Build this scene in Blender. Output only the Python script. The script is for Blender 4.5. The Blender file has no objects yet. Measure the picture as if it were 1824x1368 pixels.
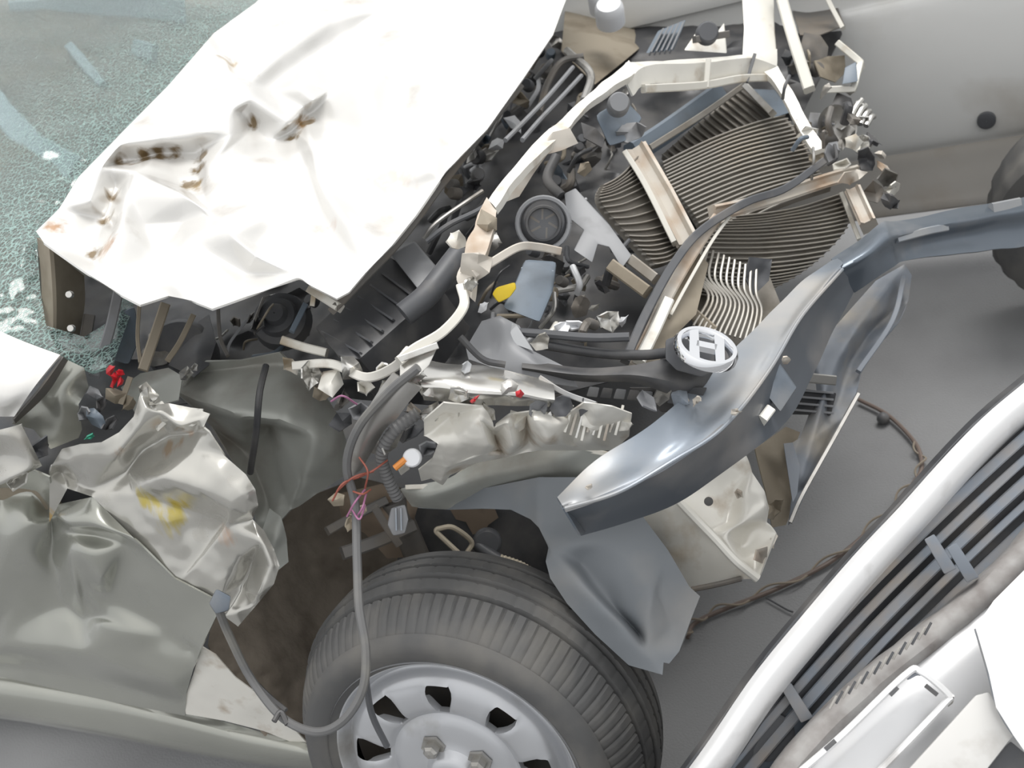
import bpy, bmesh, math, random
from mathutils import Vector, Matrix, noise
from mathutils.geometry import delaunay_2d_cdt

# ---------------------------------------------------------------- camera, sky, light, exposure
C = bpy.context.scene.collection
CAM = Vector((.843, -.794, 1.512)); FPX = 1865.
AZ, PT, RL = .562, .543, -.41
FW = Vector((-math.sin(AZ)*math.cos(PT), math.cos(AZ)*math.cos(PT), -math.sin(PT)))
R0 = FW.cross(Vector((0, 0, 1))).normalized(); U0 = R0.cross(FW)
UU = R0*math.cos(RL)+U0*math.sin(RL); VV = U0*math.cos(RL)-R0*math.sin(RL)
cd = bpy.data.cameras.new('camera'); cam = bpy.data.objects.new('camera', cd); C.objects.link(cam)
cd.sensor_width = 36; cd.lens = 36*FPX/1824; cd.clip_start = .02
cd.dof.use_dof = True; cd.dof.focus_distance = 1.45; cd.dof.aperture_fstop = 6.5
cam.matrix_world = Matrix.Translation(CAM) @ Matrix((UU, VV, -FW)).transposed().to_4x4()
sc = bpy.context.scene; sc.camera = cam
sc.view_settings.view_transform = 'Standard'; sc.view_settings.look = 'None'
sc.view_settings.exposure = 0.0; sc.view_settings.gamma = 1; sc.view_settings.use_curve_mapping = False

w = bpy.data.worlds.new('sky'); sc.world = w; w.use_nodes = True
n = w.node_tree.nodes; l = w.node_tree.links
bg = n['Background']
tc = n.new('ShaderNodeTexCoord'); sx = n.new('ShaderNodeSeparateXYZ'); l.new(tc.outputs['Generated'], sx.inputs[0])
cr = n.new('ShaderNodeValToRGB'); l.new(sx.outputs['Z'], cr.inputs[0])
cr.color_ramp.elements[0].position = 0; cr.color_ramp.elements[0].color = (.60, .61, .62, 1)
cr.color_ramp.elements[1].position = .9; cr.color_ramp.elements[1].color = (1, 1, 1.0, 1)
l.new(cr.outputs[0], bg.inputs[0]); bg.inputs[1].default_value = 1.35
sd = bpy.data.lights.new('sun', 'SUN'); sd.energy = 2.1; sd.angle = math.radians(28); sd.color = (1, .98, .95)
so = bpy.data.objects.new('sun', sd); C.objects.link(so)
so.rotation_euler = Vector((.22, .38, 1)).to_track_quat('Z', 'Y').to_euler()

# ---------------------------------------------------------------- helpers
def W(px, py, t):                     # a point of the place: sight line through the photo's pixel, at its own real distance t
    return CAM+(FW+UU*((px-912)/FPX)-VV*((py-684)/FPX))*t
def onz(px, py, z):
    d = FW+UU*((px-912)/FPX)-VV*((py-684)/FPX)
    return CAM+d*((z-CAM.z)/d.z)
def plane3(a, b, c):                  # distance function of the real plane through three points
    A = Matrix([[1, p[0], p[1]] for p in (a, b, c)]).inverted() @ Vector([1/p[2] for p in (a, b, c)])
    return lambda x, y: 1/(A[0]+A[1]*x+A[2]*y)

def noise_node(nt, scale, detail=4, coord=None, stretch=None):
    t = nt.nodes.new('ShaderNodeTexNoise'); t.inputs['Scale'].default_value = scale; t.inputs['Detail'].default_value = detail
    src = coord
    if src is None:
        tcn = nt.nodes.new('ShaderNodeTexCoord'); src = tcn.outputs['Object']
    if stretch:
        mp = nt.nodes.new('ShaderNodeMapping'); mp.inputs['Scale'].default_value = stretch[0]; mp.inputs['Rotation'].default_value = stretch[1]
        nt.links.new(src, mp.inputs[0]); src = mp.outputs[0]
    nt.links.new(src, t.inputs['Vector']); return t
MATS = {}
def mat(name, col, rough=.5, metal=0, dirt=None, amt=.4, dscale=9, coat=0, trans=0, bump=0, bscale=60, stains=(), streak=0, emit=0):
    m = bpy.data.materials.new(name); m.use_nodes = True; nt = m.node_tree; p = nt.nodes['Principled BSDF']
    L = nt.links
    p.inputs['Roughness'].default_value = rough; p.inputs['Metallic'].default_value = metal
    p.inputs['Coat Weight'].default_value = coat; p.inputs['Coat Roughness'].default_value = .08
    p.inputs['Transmission Weight'].default_value = trans
    v = nt.nodes.new('ShaderNodeMixRGB'); v.inputs[1].default_value = (*[c*.85 for c in col], 1); v.inputs[2].default_value = (*[min(1, c*1.12) for c in col], 1)
    vn = noise_node(nt, dscale*.6, 3); L.new(vn.outputs[0], v.inputs[0]); out = v.outputs[0]
    if dirt:
        dn = noise_node(nt, dscale, 8); rr = nt.nodes.new('ShaderNodeValToRGB')
        rr.color_ramp.elements[0].position = .62-amt*.35; rr.color_ramp.elements[1].position = .75
        L.new(dn.outputs[0], rr.inputs[0]); mx = nt.nodes.new('ShaderNodeMixRGB'); L.new(rr.outputs[0], mx.inputs[0])
        L.new(out, mx.inputs[1]); mx.inputs[2].default_value = (*dirt, 1); out = mx.outputs[0]
        rm = nt.nodes.new('ShaderNodeMapRange'); L.new(rr.outputs[0], rm.inputs[0]); rm.inputs[3].default_value = rough; rm.inputs[4].default_value = min(.9, rough+.35)
        L.new(rm.outputs[0], p.inputs['Roughness'])
    for (pt, rad, scol, st) in stains:        # paint damage, transfer marks and painted crease shade, each with its own place
        tcn = nt.nodes.new('ShaderNodeTexCoord'); vm = nt.nodes.new('ShaderNodeVectorMath'); vm.operation = 'DISTANCE'
        L.new(tcn.outputs['Object'], vm.inputs[0]); vm.inputs[1].default_value = pt
        mr = nt.nodes.new('ShaderNodeMapRange'); L.new(vm.outputs['Value'], mr.inputs[0])
        mr.inputs[1].default_value = 0; mr.inputs[2].default_value = rad; mr.inputs[3].default_value = 1; mr.inputs[4].default_value = 0
        sn = noise_node(nt, 48, 5, stretch=((1.6, 1, .3), (0, .5, 0))); mu = nt.nodes.new('ShaderNodeMath'); mu.operation = 'MULTIPLY'
        L.new(mr.outputs[0], mu.inputs[0]); L.new(sn.outputs[0], mu.inputs[1])
        rr = nt.nodes.new('ShaderNodeValToRGB'); rr.color_ramp.elements[0].position = .25; rr.color_ramp.elements[1].position = .42
        rr.color_ramp.elements[1].color = (st, st, st, 1)
        L.new(mu.outputs[0], rr.inputs[0]); mx = nt.nodes.new('ShaderNodeMixRGB'); L.new(rr.outputs[0], mx.inputs[0])
        L.new(out, mx.inputs[1]); mx.inputs[2].default_value = (*scol, 1); out = mx.outputs[0]
    L.new(out, p.inputs['Base Color'])
    if bump:
        bn = noise_node(nt, bscale, 6); b = nt.nodes.new('ShaderNodeBump'); b.inputs['Strength'].default_value = bump; b.inputs['Distance'].default_value = .01
        L.new(bn.outputs[0], b.inputs['Height']); L.new(b.outputs[0], p.inputs['Normal'])
    MATS[name] = m; return m

def link(name, bm, m, parent=None, smooth=True):
    me = bpy.data.meshes.new(name); bmesh.ops.recalc_face_normals(bm, faces=bm.faces); bm.to_mesh(me); bm.free()
    me.materials.append(m)
    if smooth:
        me.shade_smooth()
        try: me.set_sharp_from_angle(angle=math.radians(38))
        except Exception: pass
    o = bpy.data.objects.new(name, me); C.objects.link(o)
    if parent: parent_to(o, parent)
    return o
def parent_to(o, parent):
    o.parent = parent
    root = parent
    while root.parent: root = root.parent
    if parent.parent is None: o.matrix_parent_inverse = Matrix.Translation(-Vector(parent.location))
def label(o, s): o['label'] = s; return o
def catmull(P, n):
    if len(P) == 2: return [P[0].lerp(P[1], i/n) for i in range(n+1)]
    Q = [P[0]*2-P[1]]+list(P)+[P[-1]*2-P[-2]]; out = []; m = len(P)-1
    for k in range(n+1):
        s = k/n*m; i = min(int(s), m-1); f = s-i; a, b, c, d = Q[i:i+4]
        out.append(.5*((2*b)+(c-a)*f+(2*a-5*b+4*c-d)*f*f+(3*b-a-3*c+d)*f**3))
    return out
def polyl(P, n):
    m = len(P)-1
    return [P[min(int(k/n*m), m-1)].lerp(P[min(int(k/n*m), m-1)+1], k/n*m-min(int(k/n*m), m-1)) for k in range(n+1)]
def V(pts): return [W(*p) if not isinstance(p, Vector) else p for p in pts]
def thicken(bm, th):
    if th: bmesh.ops.solidify(bm, geom=bm.faces[:], thickness=th)
def wob(bm, amp, sc_, seed=0, edge=True):
    if not amp: return
    for v in bm.verts:
        if not edge and v.is_boundary: continue
        v.co += noise.noise_vector(v.co*sc_+Vector((seed, seed*2, 0)))*amp
def loft(name, rows, m, parent=None, nu=32, nv=8, th=.003, amp=0, ns=12, straight=False, seed=0):
    rows = [catmull(V(r), nu) for r in rows]; cols = []
    for i in range(nu+1):
        cp = [r[i] for r in rows]; cols.append(polyl(cp, nv) if straight else catmull(cp, nv))
    bm = bmesh.new(); g = [[bm.verts.new(p) for p in c] for c in cols]
    for i in range(nu):
        for j in range(nv): bm.faces.new((g[i][j], g[i+1][j], g[i+1][j+1], g[i][j+1]))
    bmesh.ops.recalc_face_normals(bm, faces=bm.faces)
    wob(bm, amp, ns, seed); thicken(bm, th)
    return link(name, bm, m, parent)
def crumple(name, T, outline, lines, m, parent=None, th=.002, lev=4, sm=2, amp=.002, ns=14, seed=0, smf=.5):
    vs = []; hs = []; ed = []
    for p in outline: vs.append(Vector(p[:2])); hs.append(p[2] if len(p) > 2 else 0)
    k = len(vs); ed = [(i, (i+1) % k) for i in range(k)]
    for ln in lines:
        b = len(vs)
        for p in ln: vs.append(Vector(p[:2])); hs.append(p[2] if len(p) > 2 else 0)
        ed += [(b+i, b+i+1) for i in range(len(ln)-1)]
    co, e2, f2, ov, oe, of = delaunay_2d_cdt(vs, ed, [], 1, 1e-3)
    bm = bmesh.new(); bv = []
    for i, c in enumerate(co):
        if ov[i]: h = hs[ov[i][0]]
        else:
            ds = sorted((((c-v).length+1e-3, hs[j]) for j, v in enumerate(vs)))[:2]; h = sum(x/d for d, x in ds)/sum(1/d for d, x in ds)
        bv.append(bm.verts.new(W(c.x, c.y, T(c.x, c.y)-h)))
    for f in f2:
        try: bm.faces.new([bv[i] for i in f])
        except ValueError: pass
    bmesh.ops.delete(bm, geom=[v for v in bm.verts if not v.link_edges], context="VERTS")
    for k in range(lev):
        bmesh.ops.subdivide_edges(bm, edges=bm.edges[:], cuts=1, use_grid_fill=True)
        if k >= 1:
            for _ in range(sm):
                inner = [v for v in bm.verts if not v.is_boundary]
                new = [(v, sum((e.other_vert(v).co for e in v.link_edges), Vector())/len(v.link_edges)) for v in inner]
                for v, q in new: v.co = v.co.lerp(q, smf)
    if amp:
        for v in bm.verts:
            d = (v.co-CAM).normalized(); q = v.co*ns+Vector((seed, 0, seed))
            v.co += d*(noise.noise(q)*amp*2+noise.noise(q*2.7)*amp)
    bmesh.ops.recalc_face_normals(bm, faces=bm.faces); thicken(bm, th)
    return link(name, bm, m, parent)
def sweep(name, P, prof, m, parent=None, up=None, caps=True, scale=None, smooth=True):
    """sweep a closed 2-D profile [(a,b)] in metres along world points P; a runs across the sight line, b along it"""
    bm = bmesh.new(); rings = []
    for i, p in enumerate(P):
        tg = (P[min(i+1, len(P)-1)]-P[max(i-1, 0)]).normalized()
        vd = (up if up is not None else (p-CAM)).normalized(); s = tg.cross(vd).normalized(); b = s.cross(tg).normalized()
        k = scale(i/(len(P)-1)) if scale else 1
        rings.append([bm.verts.new(p+s*(x*k)+b*(y*k)) for x, y in prof])
    n_ = len(prof)
    for i in range(len(P)-1):
        for j in range(n_): bm.faces.new((rings[i][j], rings[i][(j+1) % n_], rings[i+1][(j+1) % n_], rings[i+1][j]))
    if caps: bm.faces.new(rings[0]); bm.faces.new(rings[-1])
    return link(name, bm, m, parent, smooth)
def circ(r, n=10): return [(r*math.cos(2*math.pi*i/n), r*math.sin(2*math.pi*i/n)) for i in range(n)]
def tube(name, pts, rpx, m, parent=None, n=None, ribs=0, ns=8):
    P = V(pts); n = n or max(6, 5*(len(P)-1)+1)
    if ribs: n = ribs*4
    Q = catmull(P, n); r = rpx*((P[0]-CAM).dot(FW))/FPX
    if not ribs and len(P) > 2:
        Q = [q+noise.noise_vector(q*9)*r*.25 for q in Q]
    return sweep(name, Q, circ(r, ns if rpx < 9 else 14), m, parent, scale=(lambda f: 1+.09*math.sin(f*ribs*2*math.pi)) if ribs else None)
def bar(name, pts, wpx, d, m, parent=None, n=None, lip=0, smooth_path=True):
    P = V(pts); n = n or 6*(len(P)-1); Q = catmull(P, n) if smooth_path else polyl(P, n)
    w2 = wpx*((P[len(P)//2]-CAM).dot(FW))/FPX/2; c = min(w2, d)*.25
    if lip: prof = [(-w2, 0), (-w2+c, -c*.5), (-w2*.7, -lip), (-w2*.35, 0), (w2*.35, 0), (w2*.7, -lip), (w2-c, -c*.5), (w2, 0), (w2, d), (-w2, d)]
    else: prof = [(-w2, c), (-w2+c, 0), (w2-c, 0), (w2, c), (w2, d-c), (w2-c, d), (-w2+c, d), (-w2, d-c)]
    return sweep(name, Q, prof, m, parent)
def plate(name, pts, d, m, parent=None, dirv=None, bev=.002, lev=0, amp=0, seed=0):
    P = V(pts); bm = bmesh.new(); f = bm.faces.new([bm.verts.new(p) for p in P])
    ce = sum(P, Vector())/len(P); dv = (dirv.normalized() if dirv is not None else (ce-CAM).normalized())*d
    r = bmesh.ops.extrude_face_region(bm, geom=[f])
    bmesh.ops.translate(bm, verts=[v for v in r['geom'] if isinstance(v, bmesh.types.BMVert)], vec=dv)
    bmesh.ops.recalc_face_normals(bm, faces=bm.faces)
    if bev: bmesh.ops.bevel(bm, geom=bm.edges[:], offset=bev, segments=2, profile=.6, affect='EDGES', clamp_overlap=True)
    if lev:
        bmesh.ops.triangulate(bm, faces=bm.faces); bmesh.ops.subdivide_edges(bm, edges=bm.edges[:], cuts=lev, use_grid_fill=True); wob(bm, amp, 25, seed)
    return link(name, bm, m, parent)
def lathe(bm, prof, ax, o, e1, e2, n=96, mod=None):
    rings = []
    for i in range(n):
        a = 2*math.pi*i/n; rv = e1*math.cos(a)+e2*math.sin(a)
        rings.append([bm.verts.new(o+rv*(r+(mod(i, k) if mod else 0))+ax*h) for k, (r, h) in enumerate(prof)])
    for i in range(n):
        A, B = rings[i], rings[(i+1) % n]
        for k in range(len(prof)-1): bm.faces.new((A[k], B[k], B[k+1], A[k+1]))
    return rings
def disc(name, px, py, t, rpx, hh, m, parent=None, axis=None, prof=None, n=28):
    o = W(px, py, t); ax = (axis or -FW).normalized(); e1 = ax.orthogonal().normalized(); e2 = ax.cross(e1); r = rpx*t/FPX
    prof = prof or [(0, hh), (r*.8, hh), (r*.95, hh*.85), (r, hh*.6), (r, 0)]
    bm = bmesh.new(); lathe(bm, [(a+1e-5, b) for a, b in prof], ax, o, e1, e2, n); return link(name, bm, m, parent)
def jag(name, px, py, t, s, m, parent, seed, dep=.02):   # a torn scrap: jagged bent plate with its own thickness
    rnd = random.Random(seed); k = rnd.randint(5, 7); a0 = rnd.random()*6
    el = rnd.uniform(.4, 1); ra = rnd.choice([.9, 1.1, .3, 2.4])
    pts = []
    for i in range(k):
        a = a0+i*2*math.pi/k; r = s*rnd.uniform(.6, 1.15); x, y = r*math.cos(a), r*math.sin(a)*el
        pts.append((px+x*math.cos(ra)+y*math.sin(ra), py-x*math.sin(ra)+y*math.cos(ra), t+rnd.uniform(-dep, dep)))
    return crumple(name, lambda x, y: t, [(p[0], p[1], t-p[2]) for p in pts], [[(px, py, rnd.uniform(-dep, dep))]], m, parent, th=.0025, lev=2, sm=1, amp=.003, ns=40, seed=seed)

# ---------------------------------------------------------------- materials
RUST = (.30, .16, .07); MUD = (.20, .165, .125)
hood_stains_shade = [(W(540, 225, 1.8), .05, (.35, .2, .06), 1), (W(225, 283, 1.6), .06, (.22, .14, .05), 1), (W(340, 320, 1.65), .05, (.3, .2, .07), 1), (W(400, 110, 1.9), .05, (.35, .25, .12), .8),
               (W(100, 390, 1.55), .05, (.4, .22, .1), .9), (W(190, 440, 1.53), .05, (.4, .24, .14), .9), (W(690, 320, 1.65), .09, (.5, .32, .2), .25), (W(575, 400, 1.56), .04, (.5, .33, .25), .4)]
hood_stains_shade += [(W(x, y, 1/(.488+.000381*y)+.03), .034, (.2, .14, .07), 1) for x, y in ((212, 289), (232, 290), (255, 281), (280, 274), (310, 272), (356, 275), (352, 300), (335, 328), (520, 236), (545, 212), (202, 345), (190, 385), (172, 450), (448, 220))]  # rust-brown spots along the folds, also painting in the crease shadow
paint_hood = mat('silver_paint_lit', (.70, .69, .665), .3, .25, coat=.6, stains=hood_stains_shade, dirt=(.45, .42, .38), amt=.02)  # the fender's silver paint, lightened to put the sky-lit brightness into the colour
fs = [(W(x, y, 1.475), r, (.50, .40, .06), .75) for x, y, r in ((243, 893, .045), (262, 905, .035), (276, 903, .045), (303, 922, .05), (293, 945, .055), (283, 968, .04), (312, 900, .035), (330, 890, .03))]+[(W(x, y, 1.46), .03, (.42, .30, .19), .8) for x, y in ((395, 838), (440, 900), (360, 765), (330, 740), (262, 760), (330, 790), (240, 830), (300, 800))]+[(W(140, 1080, 1.6), .05, (.5, .42, .03), 1), (W(215, 1082, 1.6), .035, (.5, .42, .05), .8), (W(410, 950, 1.48), .04, (.5, .25, .12), .5),
      (W(430, 1030, 1.48), .035, (.28, .12, .05), 1), (W(225, 815, 1.44), .045, (.42, .30, .2), .7), (W(10, 890, 1.6), .1, (.4, .3, .08), .8), (W(100, 1000, 1.58), .06, (.3, .22, .17), .8), (W(90, 920, 1.56), .05, (.5, .33, .1), .9), (W(350, 745, 1.45), .05, (.45, .25, .12), .8)]
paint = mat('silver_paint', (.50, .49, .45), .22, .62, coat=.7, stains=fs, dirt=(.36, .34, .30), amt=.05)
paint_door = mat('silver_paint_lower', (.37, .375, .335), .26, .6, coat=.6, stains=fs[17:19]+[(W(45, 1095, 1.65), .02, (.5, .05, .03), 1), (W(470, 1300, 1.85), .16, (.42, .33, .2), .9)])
apron_m = mat('apron_grey_paint', (.40, .41, .38), .42, .3, dirt=(.22, .20, .17), amt=.25, dscale=6)
cream = mat('cream_metal', (.66, .64, .58), .4, .15, dirt=(.38, .30, .2), amt=.18, dscale=14)
cream_bright = mat('torn_white_paint', (.78, .76, .70), .33, .2, dirt=(.45, .38, .3), amt=.12, dscale=18)
rusty = mat('rusty_cream_metal', (.56, .52, .46), .5, .2, dirt=(.40, .27, .17), amt=.42, dscale=12)
dusty = mat('dusty_brown_metal', (.30, .26, .20), .6, .2, dirt=(.17, .14, .10), amt=.4)
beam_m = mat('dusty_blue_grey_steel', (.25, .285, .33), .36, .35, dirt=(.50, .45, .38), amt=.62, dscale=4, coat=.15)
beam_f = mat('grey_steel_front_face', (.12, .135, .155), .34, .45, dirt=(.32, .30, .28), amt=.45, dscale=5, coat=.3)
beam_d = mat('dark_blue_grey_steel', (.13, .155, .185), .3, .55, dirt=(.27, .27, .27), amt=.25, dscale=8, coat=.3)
bumper_m = mat('blue_grey_plastic', (.20, .22, .25), .5, 0, dirt=(.40, .36, .30), amt=.45, dscale=9)
liner_m = mat('grey_liner_plastic', (.165, .18, .195), .58, .0, dirt=(.26, .25, .235), amt=.4, dscale=5)
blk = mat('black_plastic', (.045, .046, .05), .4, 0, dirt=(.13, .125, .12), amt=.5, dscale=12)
blk2 = mat('charcoal_plastic', (.085, .088, .095), .45, 0, dirt=(.18, .17, .16), amt=.3, dscale=12)
dk = mat('grimy_engine_metal', (.15, .142, .132), .5, .3, dirt=(.23, .20, .165), amt=.5, dscale=12)
gry = mat('grey_plastic', (.22, .225, .235), .42, 0, dirt=(.15, .145, .14), amt=.25)
blu = mat('slate_blue_plastic', (.15, .185, .225), .45, 0, dirt=(.10, .11, .12), amt=.3)
alu = mat('cast_aluminium', (.42, .41, .39), .38, .8, dirt=(.20, .18, .15), amt=.35, dscale=15)
steel = mat('bright_crumpled_metal', (.62, .61, .58), .22, .85, dirt=(.30, .27, .22), amt=.2, dscale=14)
chrome = mat('chrome', (.82, .83, .85), .08, 1)
rubber = mat('tyre_rubber', (.085, .085, .085), .6, 0, dirt=(.16, .153, .14), amt=.5, dscale=11)
rimm = mat('wheel_silver', (.50, .51, .53), .33, .5, dirt=(.30, .29, .27), amt=.12, coat=.2)
cond = mat('condenser_aluminium', (.34, .32, .29), .5, .5, dirt=(.24, .21, .17), amt=.35, dscale=8)
condd = mat('condenser_core', (.26, .24, .21), .7, .3, dirt=(.18, .16, .13), amt=.4, dscale=20)
tubel = mat('condenser_tube_edge', (.50, .48, .44), .4, .6, dirt=(.40, .36, .30), amt=.4, dscale=8)
brown = mat('muddy_liner', (.24, .205, .165), .8, 0, dirt=(.14, .115, .09), amt=.45, dscale=16, bump=.25)
mudm = mat('dried_mud', (.22, .17, .125), .9, 0, dirt=(.10, .08, .06), amt=.2, dscale=14)
wirem = mat('wire_loom_grey', (.14, .14, .14), .55, 0, dirt=(.25, .24, .21), amt=.3)
red = mat('red_plastic', (.55, .02, .03), .4); yel = mat('yellow_plastic', (.72, .52, .02), .4)
grn = mat('green_plastic', (.05, .30, .20), .4); pink = mat('mauve_wire', (.38, .16, .28), .5); redw = mat('dull_red_wire', (.33, .10, .07), .5)
org = mat('orange_bulb', (.75, .28, .06), .35); whp = mat('white_plastic', (.75, .76, .78), .35); cabl = mat('tan_cable', (.50, .44, .34), .6)
asph = mat('asphalt', (.245, .248, .252), .85, 0, dirt=(.205, .205, .21), amt=.3, dscale=2.5, bump=.25, bscale=220)
bgp = mat('white_car_paint', (.72, .72, .70), .35, .05, coat=.4, dirt=(.50, .47, .42), amt=.2, dscale=3)
bgs = mat('dusty_sill_grey', (.42, .40, .37), .6, 0, dirt=(.34, .28, .22), amt=.3, dscale=4)
nw = mat('silver_white_paint', (.90, .90, .90), .3, .1, coat=.5, dirt=(.5, .49, .48), amt=.1)
lens_m = mat('hazy_lens_plastic', (.40, .41, .42), .18, .2, dirt=(.3, .3, .3), amt=.2, coat=.8)
fb = mat('bumper_silver', (.56, .565, .575), .32, .15, coat=.4, dirt=(.48, .47, .45), amt=.15, dscale=6)
sl = mat('slat_blue_grey', (.20, .225, .26), .6, 0, dirt=(.30, .26, .22), amt=.5, dscale=14)
lipm = mat('scuffed_lip', (.34, .33, .32), .65, 0, dirt=(.20, .18, .17), amt=.6, dscale=30)
# crazed windscreen glass
g = bpy.data.materials.new('crazed_green_glass'); g.use_nodes = True; nt = g.node_tree; L = nt.links; p = nt.nodes['Principled BSDF']
p.inputs['Base Color'].default_value = (.82, .88, .86, 1); p.inputs['Roughness'].default_value = .09; p.inputs['IOR'].default_value = 1.5
tcn = nt.nodes.new('ShaderNodeTexCoord'); vo = nt.nodes.new('ShaderNodeTexVoronoi'); vo.feature = 'DISTANCE_TO_EDGE'; vo.inputs['Scale'].default_value = 210
mp = nt.nodes.new('ShaderNodeMapping'); mp.inputs['Scale'].default_value = (1, .35, 1); L.new(tcn.outputs['Object'], mp.inputs[0]); L.new(mp.outputs[0], vo.inputs['Vector'])
r1 = nt.nodes.new('ShaderNodeValToRGB'); r1.color_ramp.elements[0].color = (1, 1, 1, 1); r1.color_ramp.elements[1].color = (0, 0, 0, 1); r1.color_ramp.elements[1].position = .13
L.new(vo.outputs['Distance'], r1.inputs[0])
big = noise_node(nt, 3.2, 5); r2 = nt.nodes.new('ShaderNodeValToRGB'); r2.color_ramp.elements[0].position = .38; r2.color_ramp.elements[1].position = .66; L.new(big.outputs[0], r2.inputs[0])
# the crazing is densest near the torn lower edge
vm = nt.nodes.new('ShaderNodeSeparateXYZ'); L.new(tcn.outputs['Object'], vm.inputs[0])
mr = nt.nodes.new('ShaderNodeMapRange'); L.new(vm.outputs['X'], mr.inputs[0]); mr.inputs[1].default_value = -.86; mr.inputs[2].default_value = -.62; mr.inputs[3].default_value = .16; mr.inputs[4].default_value = 1.0
mu = nt.nodes.new('ShaderNodeMath'); mu.operation = 'MULTIPLY'; L.new(r1.outputs[0], mu.inputs[0]); L.new(mr.outputs[0], mu.inputs[1])
mrs = nt.nodes.new('ShaderNodeMath'); mrs.operation = 'MULTIPLY'; L.new(mu.outputs[0], mrs.inputs[0]); mrs.inputs[1].default_value = .8
p.inputs['Transmission Weight'].default_value = 1
df = nt.nodes.new('ShaderNodeBsdfDiffuse'); df.inputs[0].default_value = (.38, .53, .50, 1)
ms = nt.nodes.new('ShaderNodeMixShader'); L.new(mrs.outputs[0], ms.inputs[0]); L.new(p.outputs[0], ms.inputs[1]); L.new(df.outputs[0], ms.inputs[2])
L.new(ms.outputs[0], nt.nodes['Material Output'].inputs[0]); glass = g

# ---------------------------------------------------------------- ground
bm = bmesh.new(); bmesh.ops.create_grid(bm, x_segments=40, y_segments=40, size=9)
o = link('ground', bm, asph); o['kind'] = 'structure'; o['label'] = 'grey asphalt ground under the wrecked and parked cars'

# ================================================================ the wrecked car
car = bpy.data.objects.new('wrecked_car', None); C.objects.link(car); car.location = (-.6, .75, 0)
car['label'] = 'wrecked silver white car with crushed front, crumpled hood and exposed radiator'; car['category'] = 'car'

# ---- hood
TH = plane3((62, 412, 1.55), (600, 530, 1.45), (1005, 0, 2.05))
hood_out = [(470, -10, 0), (455, 5, 0), (380, 60, .0), (300, 152, 0), (218, 235, 0), (140, 315, -.01), (105, 372, 0), (64, 412, 0), (78, 432, .01), (160, 490, .0), (215, 525, .02), (250, 543, .02), (300, 527, .0), (340, 535, 0), (378, 550, .02),
            (440, 528, .01), (535, 498, -.01), (552, 508, 0), (600, 532, 0), (622, 520, 0), (650, 487, 0), (700, 435, 0), (740, 385, 0), (795, 305, 0), (868, 230, 0), (930, 143, 0), (985, 62, 0), (1008, 0, 0), (1022, -80, 0), (1020, -200, 0), (700, -260, 0)]
hood_ln = [[(208, 290, -.045), (240, 287, -.05), (290, 272, -.045), (352, 272, -.05)],
           [(215, 255, .02), (290, 245, .035), (350, 235, .03)],
           [(356, 285, -.045), (350, 305, -.045), (328, 335, -.03)],
           [(365, 72, .012), (408, 130, .04), (450, 175, .05), (515, 218, .02)],
           [(400, 95, -.03), (413, 122, -.04)],
           [(425, 255, -.03), (448, 222, -.045)], [(410, 195, .035), (412, 240, .01), (372, 300, .0)],
           [(480, 252, -.045), (520, 232, -.055), (548, 205, -.06), (600, 148, -.05), (650, 112, -.02)],
           [(532, 155, .03), (540, 190, -.01)], [(560, 178, .03), (640, 135, .045), (700, 108, .035), (760, 100, .02)],
           [(476, 160, -.025), (560, 98, -.035), (650, 45, -.03), (720, 5, -.02)], [(440, 145, .03), (520, 75, .035), (600, 25, .03)],
           [(204, 300, .0), (207, 335, -.05), (190, 390, -.055), (168, 465, -.04)], [(178, 300, .02), (160, 360, .02)], [(225, 340, .03), (215, 400, .03), (190, 480, .01)],
           [(240, 305, .015), (325, 345, .03), (400, 410, .045), (455, 455, .03), (530, 490, 0)],
           [(255, 400, -.02), (330, 395, -.03), (375, 380, 0)], [(320, 410, -.03), (275, 460, -.035), (250, 510, -.01)], [(340, 430, .015), (310, 500, .02)],
           [(460, 440, .0), (440, 490, -.035), (425, 515, -.02)], [(760, 140, .02), (755, 200, .02)], [(720, 190, -.03), (660, 260, -.04), (630, 310, -.015)], [(800, 180, .02), (760, 300, .02)],
           [(560, 260, .02), (570, 330, .02), (620, 400, .03)], [(545, 300, -.02), (580, 400, -.02)], [(715, 370, -.02), (740, 350, -.03)], [(640, 380, -.01), (700, 330, -.018), (790, 320, 0)],
           [(480, 330, .03), (500, 380, .03)], [(820, 60, 0), (880, 50, .01)], [(860, -100, 0)], [(430, 200, 0)]]
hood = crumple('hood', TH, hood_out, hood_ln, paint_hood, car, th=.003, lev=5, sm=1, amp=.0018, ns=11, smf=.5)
label(hood, 'crumpled silver hood painted lighter as if lit, rusty creases with painted shadow')
bar('hood_hinge', [(548, 512, 1.52), (600, 545, 1.5)], 16, .02, cream, hood); bar('hood_hinge', [(562, 500, 1.53), (556, 545, 1.53)], 9, .012, cream, hood)
bar('hood_inner_rib', [(600, 545, 1.5), (640, 505, 1.54), (720, 420, 1.6), (800, 312, 1.7), (930, 150, 1.9)], 14, .02, dk, hood)

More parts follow.
